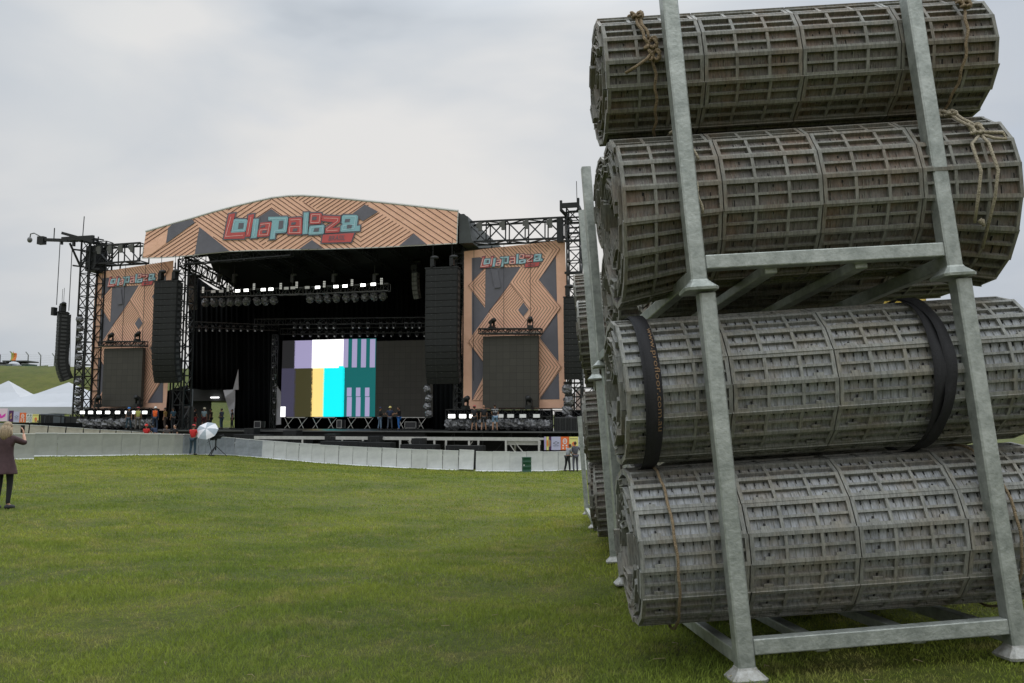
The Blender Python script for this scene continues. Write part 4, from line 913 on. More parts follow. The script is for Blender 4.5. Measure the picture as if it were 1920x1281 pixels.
# low lighting decks on both wings
def wing(label,x0,x1,y0,y1,d,n):
    a=SP(x0,y1,d);b=SP(x1,y0,d); r=thing('lighting_rack',label,'lighting rack',SW((a[0]+b[0])/2,d,DECK),SROT,group='low racks of lamps on the stage wings')
    mb=MB(SW); mb.truss((a[0],d,b[2]-.3),(b[0],d,b[2]-.3),.6,.5,.035,.7); 
    k=int((b[0]-a[0])/1.4)
    for i in range(k+1): s=a[0]+(b[0]-a[0])*i/k; mb.bar((s,d-.28,DECK),(s,d-.28,b[2]-.3),.035); mb.bar((s,d+.3,DECK),(s,d+.3,b[2]-.3),.035)
    mb.build('frame',mat('dark_truss',(.013,.013,.013),.5),r)
    mb=MB(SW); mb.bb((a[0],d+.5,DECK),(b[0],d+.6,b[2]-.1)); mb.build('back_cloth',bkc,r)
    for i in range(n):
        s=a[0]+(b[0]-a[0])*(i+.5)/n; copy_tree(fo,Matrix.Translation(SW(s,d-.1,DECK+1.05+random.uniform(-.06,.06)))@Matrix.Rotation(random.uniform(0,6),4,'Z'),f'wrapped lamp on the wing, {ow[i]} from the left, {"below the left video screen" if x0<300 else "below the right video screen"}')
wing('dark rack of wrapped lamps on the left wing of the stage',148,290,764,802,-1.6,12)
wing('dark rack of wrapped lamps on the right wing of the stage',838,1034,766,804,-1.2,16)
wing('dark cluttered rack of equipment beside the right lattice tower',1038,1094,768,808,-1.0,0)
curtain('added dark sheet for the darkness behind the left lattice tower and perforated cabinet',[(298,738,806),(330,728,806),(352,722,806)],2.4)  # added sheet, its black stands in for the darkness behind the tower
# ---------------------------------------------------------------- stage furniture
def block(name,label,cat,px0,px1,py0,py1,d,dp,m,group=None,det=0,z0=None):
    a=SP(px0,py1,d);b=SP(px1,py0,d); zb=a[2] if z0 is None else z0
    r=thing(name,label,cat,SW((a[0]+b[0])/2,d+dp/2,zb),SROT,group=group); w=b[0]-a[0]; h=b[2]-zb
    mb=MB(); mb.box((0,0,h/2),(w,dp,h)); o=child('cabinet',mb.mesh('cabinet',[m]),r); bv=o.modifiers.new('edge','BEVEL'); bv.width=.02; bv.segments=2
    mb=MB(); nx_=max(1,round(w/h)) if det==0 else det
    for i in range(nx_):
        cx=-w/2+w*(i+.5)/nx_; mb.box((cx,-dp/2-.01,h/2),(w/nx_*.86,.02,h*.82),0); mb.box((cx,-dp/2-.03,h/2),(w/nx_*.02,.02,h*.8),1)
    child('grille',mb.mesh('grille',[M_box,M_boxe]),r); return r
gsub='black bass speakers in front of the stage'
for i,(x0,x1,y0,y1) in enumerate(((457,476,803,818),(530,556,807,823),(608,630,814,829),(689,712,818,834),(771,792,822,842))):
    block('speaker_stack',f'black speaker stack standing in front of the stage edge, {ords[i]} of five from the left','speaker',x0,x1,y0,y1,-3.6-.55*i,.9,M_box,gsub,2,z0=-1.9)
for i,(x0,x1,y0) in enumerate(((437,500,815),(515,575,820),(600,672,828),(672,732,830),(750,817,834),(835,903,836))):
    block('bass_speaker_row',f'low black row of bass speakers just behind the barrier, {ords[i]} of six from the left','speaker',x0,x1,y0,y0+14,(-4.4,-4.6,-5.9,-6.2,-6.5,-6.6)[i],1.0,M_box,gsub,6,z0=-1.9)
M_case=mat('flight_case',(.03,.03,.032),.5); M_edge=mat('case_edge',(.42,.42,.4),.35,.6)
def case(label,x0,x1,y0,y1,d):
    a=SP(x0,y1,d);b=SP(x1,y0,d); r=thing('flight_case',label,'case',SW((a[0]+b[0])/2,d,DECK+.004),SROT,group='wheeled equipment cases on the stage'); w=b[0]-a[0]; h=b[2]-a[2]
    mb=MB(); mb.box((0,0,h/2+.08),(w,.7,h-.1)); child('body',mb.mesh('body',[M_case]),r)
    mb=MB()
    for x in(-w/2,w/2):
        for y in(-.35,.35): mb.bar((x,y,.1),(x,y,h),.03)
    for z in(.11,h): 
        mb.bar((-w/2,-.35,z),(w/2,-.35,z),.03); mb.bar((-w/2,.35,z),(w/2,.35,z),.03)
    child('edge_trim',mb.mesh('edge_trim',[M_edge]),r)
    for x in(-w*.35,w*.35):
        mb=MB(); mb.lathe([(.01,-.03),(.06,-.03),(.06,.03),(.01,.03)],(x,-.25,.06),0,10,Matrix.Rotation(math.pi/2,3,'Y')); child('wheel',mb.mesh('wheel',[bk]),r)
case('open equipment case with pale edges standing left of the LED wall',481,493,785,799,5)
case('small equipment case with pale edges below the striped part of the LED wall',635,644,783,800,5)
case('wide equipment case with pale edges right of the people on stage',762,783,786,800,5)
block('equipment_pile','dark pile of cables and cases beside the right lattice tower','equipment',1040,1092,782,806,-2.0,.8,M_case,None,5,z0=DECK+.004)
M_tl=mat('trestle_white',(.55,.54,.5),.5)
for i,(x0,x1) in enumerate(((538,572),(590,628),(655,697),(748,797))):
    d=7.0; a=SP(x0,783,d);b=SP(x1,783,d); r=thing('trestle',f'white folding trestle under the LED wall, {ords[i]} from the left','trestle',SW((a[0]+b[0])/2,d,DECK+.004),SROT,group='trestles under the LED wall'); w=b[0]-a[0]; h=a[2]-DECK
    mb=MB(); mb.box((0,0,h),(w,.12,.07)); child('top_bar',mb.mesh('top_bar',[M_tl]),r)
    for sx in(-1,1):
        for e in(-1,1):
            mb=MB(); mb.bar((sx*w*.38-.25*e,-.3,0.02),(sx*w*.38+.25*e,.3*e,h-.03),.028); child('leg',mb.mesh('leg',[M_tl]),r)
block('perforated_speaker','tall dark perforated cabinet on the stage behind the umbrella, round holes in its face','speaker',334,353,762,799,1.5,.8,mat('perforated_grey',(.07,.07,.065),.6),None,1,z0=DECK+.004)
# board with lamps left of the opening
r=block('lamp_board','pale grey board with two round dark fans near the left curtain','board',343,361,730,763,4.5,.15,mat('pale_grey_board',(.26,.29,.32),.6),None,1)
mb=MB()
for z in(.45,1.15): mb.lathe([(0,-.03),(.26,-.03),(.26,.03),(0,.03)],(0,-.16,z),0,14,Matrix.Rotation(math.pi/2,3,'X'))
child('fan',mb.mesh('fan',[bk]),r)
# ---------------------------------------------------------------- crowd barrier
def alu(name,c,c2,vs,met=.35):
    m=mat(name,c,.5,met,col2=c2,vscale=vs,wscale=(1,1,1.6),bump=.1,bscale=6,spec=.4); return m
M_al=alu('barrier_aluminium',(.62,.63,.61),(.5,.51,.5),1.6,.1); M_al2=alu('barrier_aluminium_dull',(.32,.33,.295),(.25,.26,.23),1.6,.1); M_alb=mat('barrier_base_plate',(.75,.76,.75),.45,.2,var=.15,vscale=3)
M_al3=alu('barrier_aluminium_dark',(.34,.37,.40),(.2,.22,.235),1.4)
M_seam=mat('barrier_seam',(.27,.27,.26),.7)
def panel_mesh(m,w=1.056):
    out={}
    mb=MB(); mb.box((0,0,.61),(w,.02,1.16)); o=mb.mesh('sheet',[m]); out['sheet']=o
    mb=MB(); mb.box((0,.0,1.2),(w,.06,.04)); out['top_rail']=mb.mesh('top_rail',[M_alb])
    mb=MB(); mb.box((0,-.24,.03),(w,.47,.03)); mb.box((0,-.012,.04),(w,.012,.05)); out['foot_plate']=mb.mesh('foot_plate',[M_alb])
    mb=MB(); mb.box((w/2+.005,-.011,.6),(.008,.01,1.15)); out['seam_strip']=mb.mesh('seam_strip',[M_seam])
    mb=MB(); mb.bar((-w*.4,.03,1.1),(-w*.4,1.1,.03),.025); mb.bar((w*.4,.03,1.1),(w*.4,1.1,.03),.025); mb.bar((-w*.4,.03,.03),(-w*.4,1.1,.03),.025); mb.bar((w*.4,.03,.03),(w*.4,1.1,.03),.025); out['back_brace']=mb.mesh('back_brace',[M_alb])
    return out
def panel_proto(m,group):
    t=thing('barrier_panel','panel','barrier',(0,0,0),group=group)
    for k,me in panel_mesh(m).items(): child(k,me,t)
    return t
gB1='dull crowd barrier panels left of the umbrella'; gB2='bright crowd barrier panels in front of the stage'; gB3='pale barrier panels of the rear runway on the left'
pa=panel_proto(M_al2,gB1); pb=panel_proto(M_al,gB2); pc=panel_proto(M_al3,'shiny dark crowd barrier panels beside the umbrella'); used=set()
def run(pts,label,kind=None,skip=None,step=1.06,pick=None):
    P=[PY(*p) for p in pts]; seg=0; pos=P[0].copy(); acc=0; L=[(P[i+1]-P[i]).to_2d().length for i in range(len(P)-1)]; tot=sum(L); n=int(tot/step); k=0
    for i in range(n):
        def at(dist):
            for j,l in enumerate(L):
                if dist<=l or j==len(L)-1: t=dist/l; return P[j]+(P[j+1]-P[j])*t
                dist-=l
        a=at(i*tot/n); b=at((i+1)*tot/n); mid=(a+b)/2; yaw=math.atan2(b.y-a.y,b.x-a.x)
        q=mid-CAM; px=960+F*q.x/(q.y*CT+q.z*ST)
        if skip and skip[0]<px<skip[1]: continue
        z=mid.z-1.22; pr,lb=pick(px)
        slope=math.atan2(b.z-a.z,(b-a).to_2d().length)
        M=Matrix.Translation((mid.x,mid.y,z))@Matrix.Rotation(yaw,4,'Z')@Matrix.Rotation(-slope,4,'Y')@Matrix.Rotation(random.uniform(-.012,.012),4,'X')@Matrix.Rotation(random.uniform(-.02,.02),4,'Z')@Matrix.Translation((0,0,random.uniform(-.012,.012)))
        if pr.name not in used: used.add(pr.name); place(pr,M); pr['label']=lb
        else: copy_tree(pr,M,lb)
lbA='dull grey barrier panel of the plain run between the woman and the red shirted man'; lbB='bright aluminium barrier panel of the curved run in front of the stage'; lbC='shiny darker barrier panel behind or right beside the umbrella and camera'
run(BP[1:],None,skip=(861,887),pick=lambda px:(pa,lbA) if px<345 else ((pc,lbC) if px<490 else (pb,lbB)))
run([(-40,813,37),(6,813,37.3),(68,813,38)],None,pick=lambda px:(pa,'dull barrier panel beside the woman at far left, forward of the main run') )
# leaning gate panel
c=PY(874,881,50); g=copy_tree(pb,Matrix.Translation((c.x,c.y-.25,c.z+.02))@Matrix.Rotation(.02,4,'Z')@Matrix.Rotation(R(2.2),4,'Y')@Matrix.Rotation(R(-4),4,'X')@Matrix.Scale(.86,4,(1,0,0)),'loose leaning barrier panel with dark gaps on both sides, left of the green drum',None); del g['group']
for i,px in enumerate((863.5,885)):
    c=PY(px,882,50.3); mb=MB(); mb.box((c.x,c.y+.1,c.z+.63),(.16,.06,1.26)); mb.box((c.x,c.y+.1,c.z+1.27),(.2,.1,.03)); mb.top('gap_fill',mat('dark_gap_fill',(.02,.02,.02),.8),f'dark upright filling the gap {"left" if i==0 else "right"} of the loose leaning barrier panel','post')  # added dark upright standing in for the dark open gap
M_bg=mat('beige_barrier',(.52,.48,.40),.7,col2=(.36,.33,.27),vscale=2,wscale=(1,1,3)); M_bgd=mat('dirty_barrier',(.25,.24,.2),.8,col2=(.09,.09,.07),vscale=3)
gp=thing('barrier_panel','x','barrier',(0,0,0),group=gB3)
mb=MB(); mb.box((0,0,.95),(1.04,.03,.5)); child('top_band',mb.mesh('top_band',[M_bg]),gp); mb=MB(); mb.box((0,.03,.35),(1.04,.03,.7)); mb.box((.5,-.0,.35),(.02,.04,.7)); child('lower_sheet',mb.mesh('lower_sheet',[M_bgd]),gp); mb=MB(); mb.box((0,0,1.215),(1.04,.07,.03)); child('top_rail',mb.mesh('top_rail',[M_alb]),gp)
run([(-30,793,47),(45,796.5,48),(150,803,51),(300,812.5,56)],None,pick=lambda px:(gp,'beige topped barrier panel of the rear runway behind the dull run at left'))
# ---------------------------------------------------------------- tents
M_tent=mat('white_tent_canvas',(.43,.44,.46),.7,var=.08,vscale=.6,bump=.25,bscale=1.2)
def tent(label,apx,apy,ex0,ex1,ey,vy,Y,hw,rot):
    ap=PY(apx,apy,Y); ez=PY(apx,ey,Y-hw).z; vz=PY(apx,vy,Y-hw).z; g0=gz(ap.x,ap.y)
    r=thing('marquee_tent',label,'tent',(ap.x,ap.y,g0),rot); H=ap.z-g0; E=ez-g0; Vz=vz-g0
    mb=MB(); n=8; vs=[(0,0,H)]; 
    cs=[(-hw,-hw),(hw,-hw),(hw,hw),(-hw,hw)]; rings=[]
    for k in(.35,.7,1.):
        ring=[]
        for i in range(4):
            a,b=cs[i],cs[(i+1)%4]
            for t in(0,.5):
                x=(a[0]+(b[0]-a[0])*t)*k; y=(a[1]+(b[1]-a[1])*t)*k; sag=-(.12*math.sin(k*3.14)) -(0.05 if t else 0)*k
                ring.append((x,y,H+(E-H)*k+sag*(H-E)))
        rings.append(ring)
    for rg in rings: vs+=rg
    fs=[(0,1+i,1+(i+1)%8) for i in range(8)]+[(1+j*8+i,1+(j+1)*8+i,1+(j+1)*8+(i+1)%8,1+j*8+(i+1)%8) for j in range(2) for i in range(8)]
    mb.add(vs,fs,0); o=child('roof',mb.mesh('roof',[M_tent]),r)
    mb=MB(); 
    for i in range(4):
        a,b=cs[i],cs[(i+1)%4]; 
        for q in range(12):
            t0,t1=q/12,(q+1)/12; f0,f1=.05*math.sin(q*1.7),.05*math.sin(q*1.7+1.7)
            p=lambda t:(a[0]+(b[0]-a[0])*t,a[1]+(b[1]-a[1])*t)
            A,B=p(t0),p(t1); mb.add([(A[0],A[1],E),(B[0],B[1],E),(B[0]*1.01,B[1]*1.01,Vz+f1),(A[0]*1.01,A[1]*1.01,Vz+f0)],[(0,1,2,3)])
    child('valance',mb.mesh('valance',[M_tent]),r)
    for x,y in cs: mb=MB(); mb.bar((x*.98,y*.98,0),(x*.98,y*.98,E-.03),.05); child('leg',mb.mesh('leg',[M_alb]),r)
tent('white pointed tent partly behind the left lattice tower',129,717,10,133,763,776,76,5.2,-.02)
tent('white pointed tent at the far left edge, behind the other tent',16,714,-60,62,762,775,86,4.6,.1)
# ---------------------------------------------------------------- advertising boards
C=lambda n,c:mat(n,c,.6)
cw=C('print_white',(.72,.72,.7)); cy_=C('print_yellow',(.74,.68,.22)); co_=C('print_orange',(.78,.16,.035)); cl=C('print_lilac_grey',(.47,.47,.62)); cp=C('print_purple',(.42,.16,.6)); cmg=C('print_magenta',(.7,.05,.45)); cdk=C('print_dark',(.03,.05,.04)); cgr=C('print_green',(.02,.12,.08)); cpd=C('print_dark_purple',(.08,.02,.1)); cgold=C('print_gold',(.5,.32,.15)); cpk=C('print_pale_pink',(.75,.6,.68))
AM=[cw,cy_,co_,cl,cp,cmg,cdk,cgr,cpd,cgold,cpk]
def board(label,quad,base,draw):
    """quad: (x0,y0,x1,y1) photo px and Y depth; art space 100 x 100"""
    x0,y0,x1,y1,Y=quad; tl=PY(x0,y0,Y);tr=PY(x1,y0,Y);bl=PY(x0,y1,Y)
    fn=lambda x,y,l: Vector((tl.x+(tr.x-tl.x)*x/100,Y-.006*l,tl.z+(bl.z-tl.z)*y/100))
    mb=MB(); mb.box(((tl.x+tr.x)/2,Y+.03,(tl.z+bl.z)/2),(abs(tr.x-tl.x)-.02,.05,abs(tl.z-bl.z)),base); art=Art(mb,fn); draw(art)
    mb.top('advert_board',AM,label,'sign',group='printed advert boards')
def bow(art):
    art.poly([(18,52),(24,44),(40,44),(40,36),(62,36),(66,44),(84,42),(78,52),(62,52),(60,58),(38,58),(36,52)],6,1)
    art.poly([(24,50),(28,46.5),(43,46.5),(43,39),(59,39),(62,46.5),(78,45.5),(74,50),(58,50),(57,55.5),(41,55.5),(40,50)],3,2)
    art.poly([(22,64),(82,64),(82,69),(22,69)],3,2); art_text(art,'CHEVROLET',[(20,64),(84,64),(84,71),(20,71)],6,3)
def orange(art):
    art.poly([(50+26*math.cos(a/14*6.283),34+22*math.sin(a/14*6.283)) for a in range(14)],0,1)
    art.poly([(50+18*math.cos(a/14*6.283),34+15*math.sin(a/14*6.283)) for a in range(14)],2,2)
    for k in range(3): art.poly([(32+k*14,24),(38+k*14,24),(38+k*14,44),(32+k*14,44)],0,3)
    for x in(20,60):
        for y in(60,80): art.poly([(x,y),(x+18,y),(x+18,y+12),(x,y+12)],0,1)
def luck(art):
    art.poly([(16,20),(28,8),(46,10),(44,24),(28,30),(16,28)],7,1); art.poly([(24,21),(32,14),(40,16),(36,22)],0,2)
    for a in range(4): x,y=72+10*math.cos(a*1.57+.5),20+9*math.sin(a*1.57+.5); art.poly([(x-7,y),(x,y-7),(x+7,y),(x,y+7)],7,1)
    art_text(art,'I GIVE',[(8,40),(92,40),(92,56),(8,56)],6,1); art_text(art,'LUCK',[(8,61),(92,61),(92,82),(8,82)],7,1); art.poly([(50,90),(94,90),(94,93),(50,93)],6,1)
def yel(art):
    art.poly([(8,14),(90,14),(90,17),(8,17)],6,1); art.poly([(30,50),(50,36),(64,52),(58,96),(34,96)],2,1); art.poly([(70,80),(84,74),(86,96),(68,96)],8,1); art.poly([(34,96),(34,60),(44,50),(50,96)],9,2)
def purp(art): art.poly([(20,20),(46,10),(60,30),(50,56),(24,60),(8,46)],5,1); art.poly([(46,18),(66,22),(62,46),(44,40)],0,2)
def dark(art): art.poly([(50+30*math.cos(a/9*6.283)*(1 if a%2 else .6),50+34*math.sin(a/9*6.283)*(1 if a%2 else .6)) for a in range(9)],9,1); art.poly([(40,40),(60,40),(58,62),(42,62)],8,2)
Yr=53.5
board('narrow lilac board at the left end of the advert strip, right of the stage',(1020,819,1024.3,844,Yr),3,lambda a:a.poly([(30,0),(50,0),(50,100),(30,100)],4,1))
board('narrow yellow board with an orange streak, second in the right advert strip',(1024.3,819,1029,844,Yr),1,lambda a:a.poly([(20,30),(60,20),(80,60),(30,80)],2,1))
board('narrow dark purple advert board beside the yellow strip, right of the stage',(1029,819,1033.5,844,Yr),8,lambda a:a.poly([(20,20),(70,30),(60,70),(20,80)],9,1))
board('lilac grey advert board with a bow tie emblem, right of the stage',(1033.5,819,1051.3,844,Yr),3,bow)
board('orange advert board with a round white emblem, right of the stage',(1051.3,819,1067,844,Yr),2,orange)
board('yellow advert board behind the two grey dressed people',(1067,819,1084,844,Yr),1,yel)
board('white advert board reading LUCK in green, right of the stage',(1084,819,1102,844,Yr),0,luck)
board('purple advert board with a magenta shape, last on the right',(1102,819,1125,844,Yr),4,purp)
Yl=62
board('pale advert board with pink marks at the far left edge',(-10,766,14.5,790,Yl),10,lambda a:a.poly([(30,60),(50,40),(56,60),(88,36),(84,62),(60,76),(30,76)],5,1))
board('grey panel between the pale and dark advert boards at far left',(14.8,768,16.5,790,Yl),3,lambda a:None)
board('dark purple advert board with a gold face-like emblem at far left',(16.8,770,25.5,791,Yl),8,dark)
board('lilac advert board with a bow tie emblem at far left',(25.5,772,37,792,Yl),3,bow)
board('orange advert board with a round emblem at far left',(37,774,49,792,Yl),2,orange)
board('white advert board reading LUCK at far left',(49,776,61,792,Yl),0,luck)
board('yellow and green advert board at the right end of the far left strip',(61,777,74.5,792,Yl),1,yel)
block('equipment_table','dark covered equipment table behind the left barrier','table',75,101,776,800,-8,1.,mat('blue_grey_cover',(.10,.115,.13),.6),None,3)
block('equipment_bench','black bench of equipment right of the covered table','equipment',100,124,781,801,-7,1.,M_case,None,3)
mb=MB(SW); a=SP(74,778,-8.6);b=SP(132,782,-8.6); mb.bar((a[0],-8.6,a[2]),(b[0],-8.6,b[2]),.05)
for t in(0,.3,.7,1.): s=a[0]+(b[0]-a[0])*t; mb.bar((s,-8.6,a[2]),(s,-8.6,gz(*SW(s,-8.6,0)[:2])),.04)
mb.top('hand_rail',bk,'thin dark rail over the equipment at the left','railing')
mb=MB(SW); a=SP(-10,795,-9.2);b=SP(150,801,-9.2); mb.bb((a[0],-9.2,-.9),(b[0],-9.0,SP(60,793,-9.2)[2])); mb.top('black_screen_fence',bkc,'low black fabric fence behind the beige runway barrier','fence',rotz=SROT)
# cables on scaffold right: small scaffold tower behind the speaker
mb=MB(SW); q=SP(1094,700,2.); mb.truss((q[0],2.,gz(*SW(q[0],2,0)[:2])),(q[0],2.,SP(1094,680,2.)[2]),1.6,1.6,.06,1.8,up=(0,1,0)); mb.top('scaffold_tower',bk,'dark scaffold tower just left of the racks, behind the right lattice tower','scaffold')
# ---------------------------------------------------------------- drum
c=PY(987.5,883.5,49.0); c.z=gz(c.x,c.y)-.01; r=thing('oil_drum','dark green steel drum standing on the grass in front of the barrier','drum',c)
mb=MB(); mb.lathe([(0,0),(.29,0),(.295,.02),(.285,.03),(.285,.28),(.298,.30),(.285,.32),(.285,.58),(.298,.60),(.285,.62),(.285,.86),(.295,.87),(.295,.89),(.275,.89),(.27,.87),(0,.87)],(0,0,0),0,28); child('body',mb.mesh('body',[mat('green_drum_paint',(.012,.075,.04),.35,var=.25,vscale=6)]),r)
mb=MB(); mb.box((-.16,-.245,.42),(.05,.012,.09)); child('label_patch',mb.mesh('label_patch',[cw]),r)
# ---------------------------------------------------------------- umbrella and camera on tripod
base=PY(404,851,48.2); gzb=gz(base.x,base.y); base.z=gzb
r=thing('camera_tripod','video camera on a black spreading tripod beside the umbrella','camera',base)
mb=MB(); mb.bar((0,0,.35),(0,0,.95),.045); mb.ell((0,0,.98),(.08,.08,.06)); child('centre_column',mb.mesh('centre_column',[bk]),r)
for a in(.35,2.6,4.6): mb=MB(); mb.bar((0,0,.62),(.62*math.cos(a),.62*math.sin(a),.02),.025); mb.ell((.62*math.cos(a),.62*math.sin(a),.02),(.04,.04,.03)); child('leg',mb.mesh('leg',[bk]),r)
mb=MB(); mb.box((.02,0,1.12),(.5,.16,.18)); mb.bar((.2,0,1.16),(.46,0,1.24),.06,0,8); mb.box((-.22,0,1.02),(.2,.2,.14)); mb.bar((-.1,0,1.26),(.25,0,1.30),.02); mb.bar((-.2,-.1,1.0),(-.46,-.2,.8),.012); child('video_camera',mb.mesh('video_camera',[bk]),r)
ub=PY(388,808,47.9); bs=Vector((base.x-.22,base.y-.1,gzb+.35)); M_um=mat('umbrella_white',(.66,.66,.68),.6,var=.05); M_ug=mat('umbrella_grey',(.30,.34,.37),.6)
r=thing('umbrella','open white and grey panelled umbrella leaning beside the red shirted man','umbrella',bs)
axis=(ub-bs).normalized(); view=(CAM-ub).normalized(); nrm=(axis*.55+view*.75+Vector((-.15,0,.1))).normalized(); u=nrm.cross(Vector((0,0,1))).normalized(); w_=nrm.cross(u); um=MB(); rd=.66; N8=8
cen=ub+nrm*.22
for k in range(N8):
    a0,a1=2*math.pi*k/N8+.2,2*math.pi*(k+1)/N8+.2; P0=lambda a,q:ub+nrm*(.22*(1-q*q))+(u*math.cos(a)+w_*math.sin(a))*rd*q
    am=(a0+a1)/2; vs=[cen]; 
    for q in(.35,.7,1.):
        vs+=[P0(a0,q),P0(am,q)*1.0-(u*math.cos(am)+w_*math.sin(am))*rd*.05*q,P0(a1,q)]
    um.add(vs,[(0,1,2),(0,2,3),(1,4,5,2),(2,5,6,3),(4,7,8,5),(5,8,9,6)],k%2)
o=um.build('canopy',[M_um,M_ug],r); o.modifiers.new('thickness','SOLIDIFY').thickness=.008
mb=MB(); mb.bar(bs,ub+nrm*.2,.014,0,6); mb.bar(ub+nrm*.2,cen+nrm*.07,.01); mb.build('shaft',bk,r)
mb=MB(); mb.box((bs.x,bs.y,gzb+.05),(.3,.3,.1)); mb.bar((bs.x,bs.y,gzb+.1),bs,.02); mb.build('stand',bk,r)
# ---------------------------------------------------------------- hilltop things at left
def hp(px,py,Y): p=PY(px,py,Y); p.z=gz(p.x,p.y); return p
M_cab=mat('cabin_grey_blue',(.18,.21,.24),.6,var=.15,vscale=.5)
for i,(x0,x1,y0,m,lb) in enumerate(((-14,7,686,M_cab,'grey site cabin at the far left edge on the hill'),(7.5,19,686,M_cab,'grey site cabin second from the left on the hill'),(19.5,32,684.5,mat('cabin_blue',(.13,.18,.24),.6),'bluish site cabin with a white domed roof on the hill'),(32.5,48,687,M_cab,'plain grey site cabin right of the domed one on the hill'),(48.5,60.5,684,mat('cabin_dark_green',(.03,.07,.05),.7),'dark green cabin at the right end of the row on the hill'))):
    Y=118; a=hp((x0+x1)/2,700,Y); A=PY(x0,y0,Y); B=PY(x1,y0,Y); zt=A.z; zb=PY(x0,702,Y).z-1.5; w=B.x-A.x
    r=thing('site_cabin',lb,'cabin',(a.x,Y,zb),group='site cabins on the hill'); H=zt-zb
    mb=MB(); mb.box((0,0,H/2),(w*.98,2.2,H)); child('body',mb.mesh('body',[m]),r)
    mb=MB(); mb.box((0,0,H+.04),(w*1.02,2.4,.08)); child('roof',mb.mesh('roof',[mat('cabin_roof',(.3,.31,.32),.6)]),r)
    mb=MB(); mb.box((-w*.15,-1.115,1.5+(H-1.5)*.5),(w*.3,.02,(H-1.5)*.7)); mb.box((-w*.05,-1.13,1.5+(H-1.5)*.5),(.04,.03,.1),1); child('door',mb.mesh('door',[mat('cabin_door',(.12,.14,.15),.6),bk]),r)
    if i==2: mb=MB(); mb.ell((0,0,H+.05),(w*.55,1.2,.45)); child('dome',mb.mesh('dome',[M_tent]),r)
Y=122; A=PY(16,678.5,Y);B=PY(62,678.5,Y); r=thing('open_shelter','dark flat roofed shelter behind the site cabins on the hill','shelter',((A.x+B.x)/2,Y,gz((A.x+B.x)/2,Y))); z0=gz((A.x+B.x)/2,Y); H=A.z-z0; w=B.x-A.x
mb=MB(); mb.box((0,0,H),(w,3,.18)); child('roof',mb.mesh('roof',[mat('shelter_roof',(.05,.055,.05),.7)]),r); mb=MB(); mb.box((-1,0,H-.55),(w*.8,2.6,.8)); child('sign_band',mb.mesh('sign_band',[bk]),r)
for x in(-w/2+.1,w/2-.1): mb=MB(); mb.bar((x,-1.3,0),(x,-1.3,H-.1),.08); child('post',mb.mesh('post',[bk]),r)
mf=mat('orange_cloth',(.75,.22,.05),.7); mg=mat('yellow_green_cloth',(.35,.42,.08),.7)
for px0,px1,m,lb in((24.5,30,mf,'orange banner flag standing behind the site cabins'),(21.5,24.3,mg,'narrow yellow green banner flag beside the orange one')):
    A=PY(px0,662,123);B=PY(px1,681,123); mb=MB(); 
    for k in range(6): t0,t1=k/6,(k+1)/6; mb.add([(A.x+.08*math.sin(k),123+.1*math.sin(k),A.z+(B.z-A.z)*t0),(B.x+.08*math.sin(k),123,A.z+(B.z-A.z)*t0),(B.x+.08*math.sin(k+1),123,A.z+(B.z-A.z)*t1),(A.x+.08*math.sin(k+1),123+.1*math.sin(k+1),A.z+(B.z-A.z)*t1)],[(0,1,2,3)])
    mb.bar((A.x,123.05,gz(A.x,123)),(A.x,123.05,A.z+.2),.05,0); o=mb.top('banner_flag',m,lb,'flag')
# tall fence along the crest
fy=124; px_=[-20,1,24,53.5,77,103,128,155]; tops=[660,660,659,660,661,663,666,668]
r=thing('wire_fence','tall wire fence with leaning topped posts along the crest of the hill','fence',hp(60,690,fy)); pts=[]
for px,ty in zip(px_,tops):
    p=PY(px,ty,fy); g=gz(p.x,fy); mb=MB(); mb.tube([(p.x,fy,g-.2),(p.x,fy,p.z-.5),(p.x-.25,fy-.3,p.z)],.09); mb.build('post',mat('fence_post_grey',(.2,.21,.2),.6),r); pts.append((p.x,p.z,g))
mb=MB()
for (x0,z0,g0),(x1,z1,g1) in zip(pts,pts[1:]):
    for k in range(9): t=k/8; mb.bar((x0,fy,g0+.2+(z0-g0-.6)*t),(x1,fy,g1+.2+(z1-g1-.6)*t),.012,0,3,cap=False)
mb.build('wires',mat('fence_wire',(.35,.36,.36),.6),r)
mb=MB(); A=PY(61,691,119.5);B=PY(130,694,119.5)
for k in range(24):
    x=A.x+(B.x-A.x)*k/23; mb.box((x,119.5+.05*(k%2),A.z-.9+.02*k%.2),((B.x-A.x)/23*.96,.04,2.4)) 
mb.top('hoarding',mat('green_hoarding',(.2,.23,.08),.8,col2=(.12,.15,.05),vscale=1.),'mottled olive green fabric hoarding on the hill right of the cabins','fence')
# ---------------------------------------------------------------- distant buildings between the right towers
def apart(label,px0,px1,py0,Y,c,nf,nw):
    A=PY(px0,py0,Y);B=PY(px1,py0,Y); z0=-2.; r=thing('apartment_block',label,'building',((A.x+B.x)/2,Y,z0)); w=B.x-A.x;H=A.z-z0
    mb=MB(); mb.box((0,0,H/2),(w,12,H)); child('wall',mb.mesh('wall',[c]),r); mb=MB(); mb.box((0,0,H+.4),(w*.4,6,.8)); mb.box((0,0,H+.05),(w*1.03,12.4,.3)); child('roof',mb.mesh('roof',[mat('flat_roof',(.25,.24,.23),.8)]),r)
    for i in range(nf):
        for k in range(nw):
            mb=MB(); mb.box((-w/2+w*(k+.5)/nw,-6.02,H*(i+.55)/nf),(w/nw*.5,.06,H/nf*.5)); o=child('window',mb.mesh('window',[mat('far_window',(.08,.1,.12),.2)]),r)
apart('pinkish apartment tower far away between the right lattice tower and the racks',1083,1093,733,190,mat('pink_render',(.42,.31,.28),.8),9,4)
apart('beige apartment tower far away just left of the pinkish one',1061,1075,741,200,mat('beige_render',(.5,.43,.37),.8),9,4)
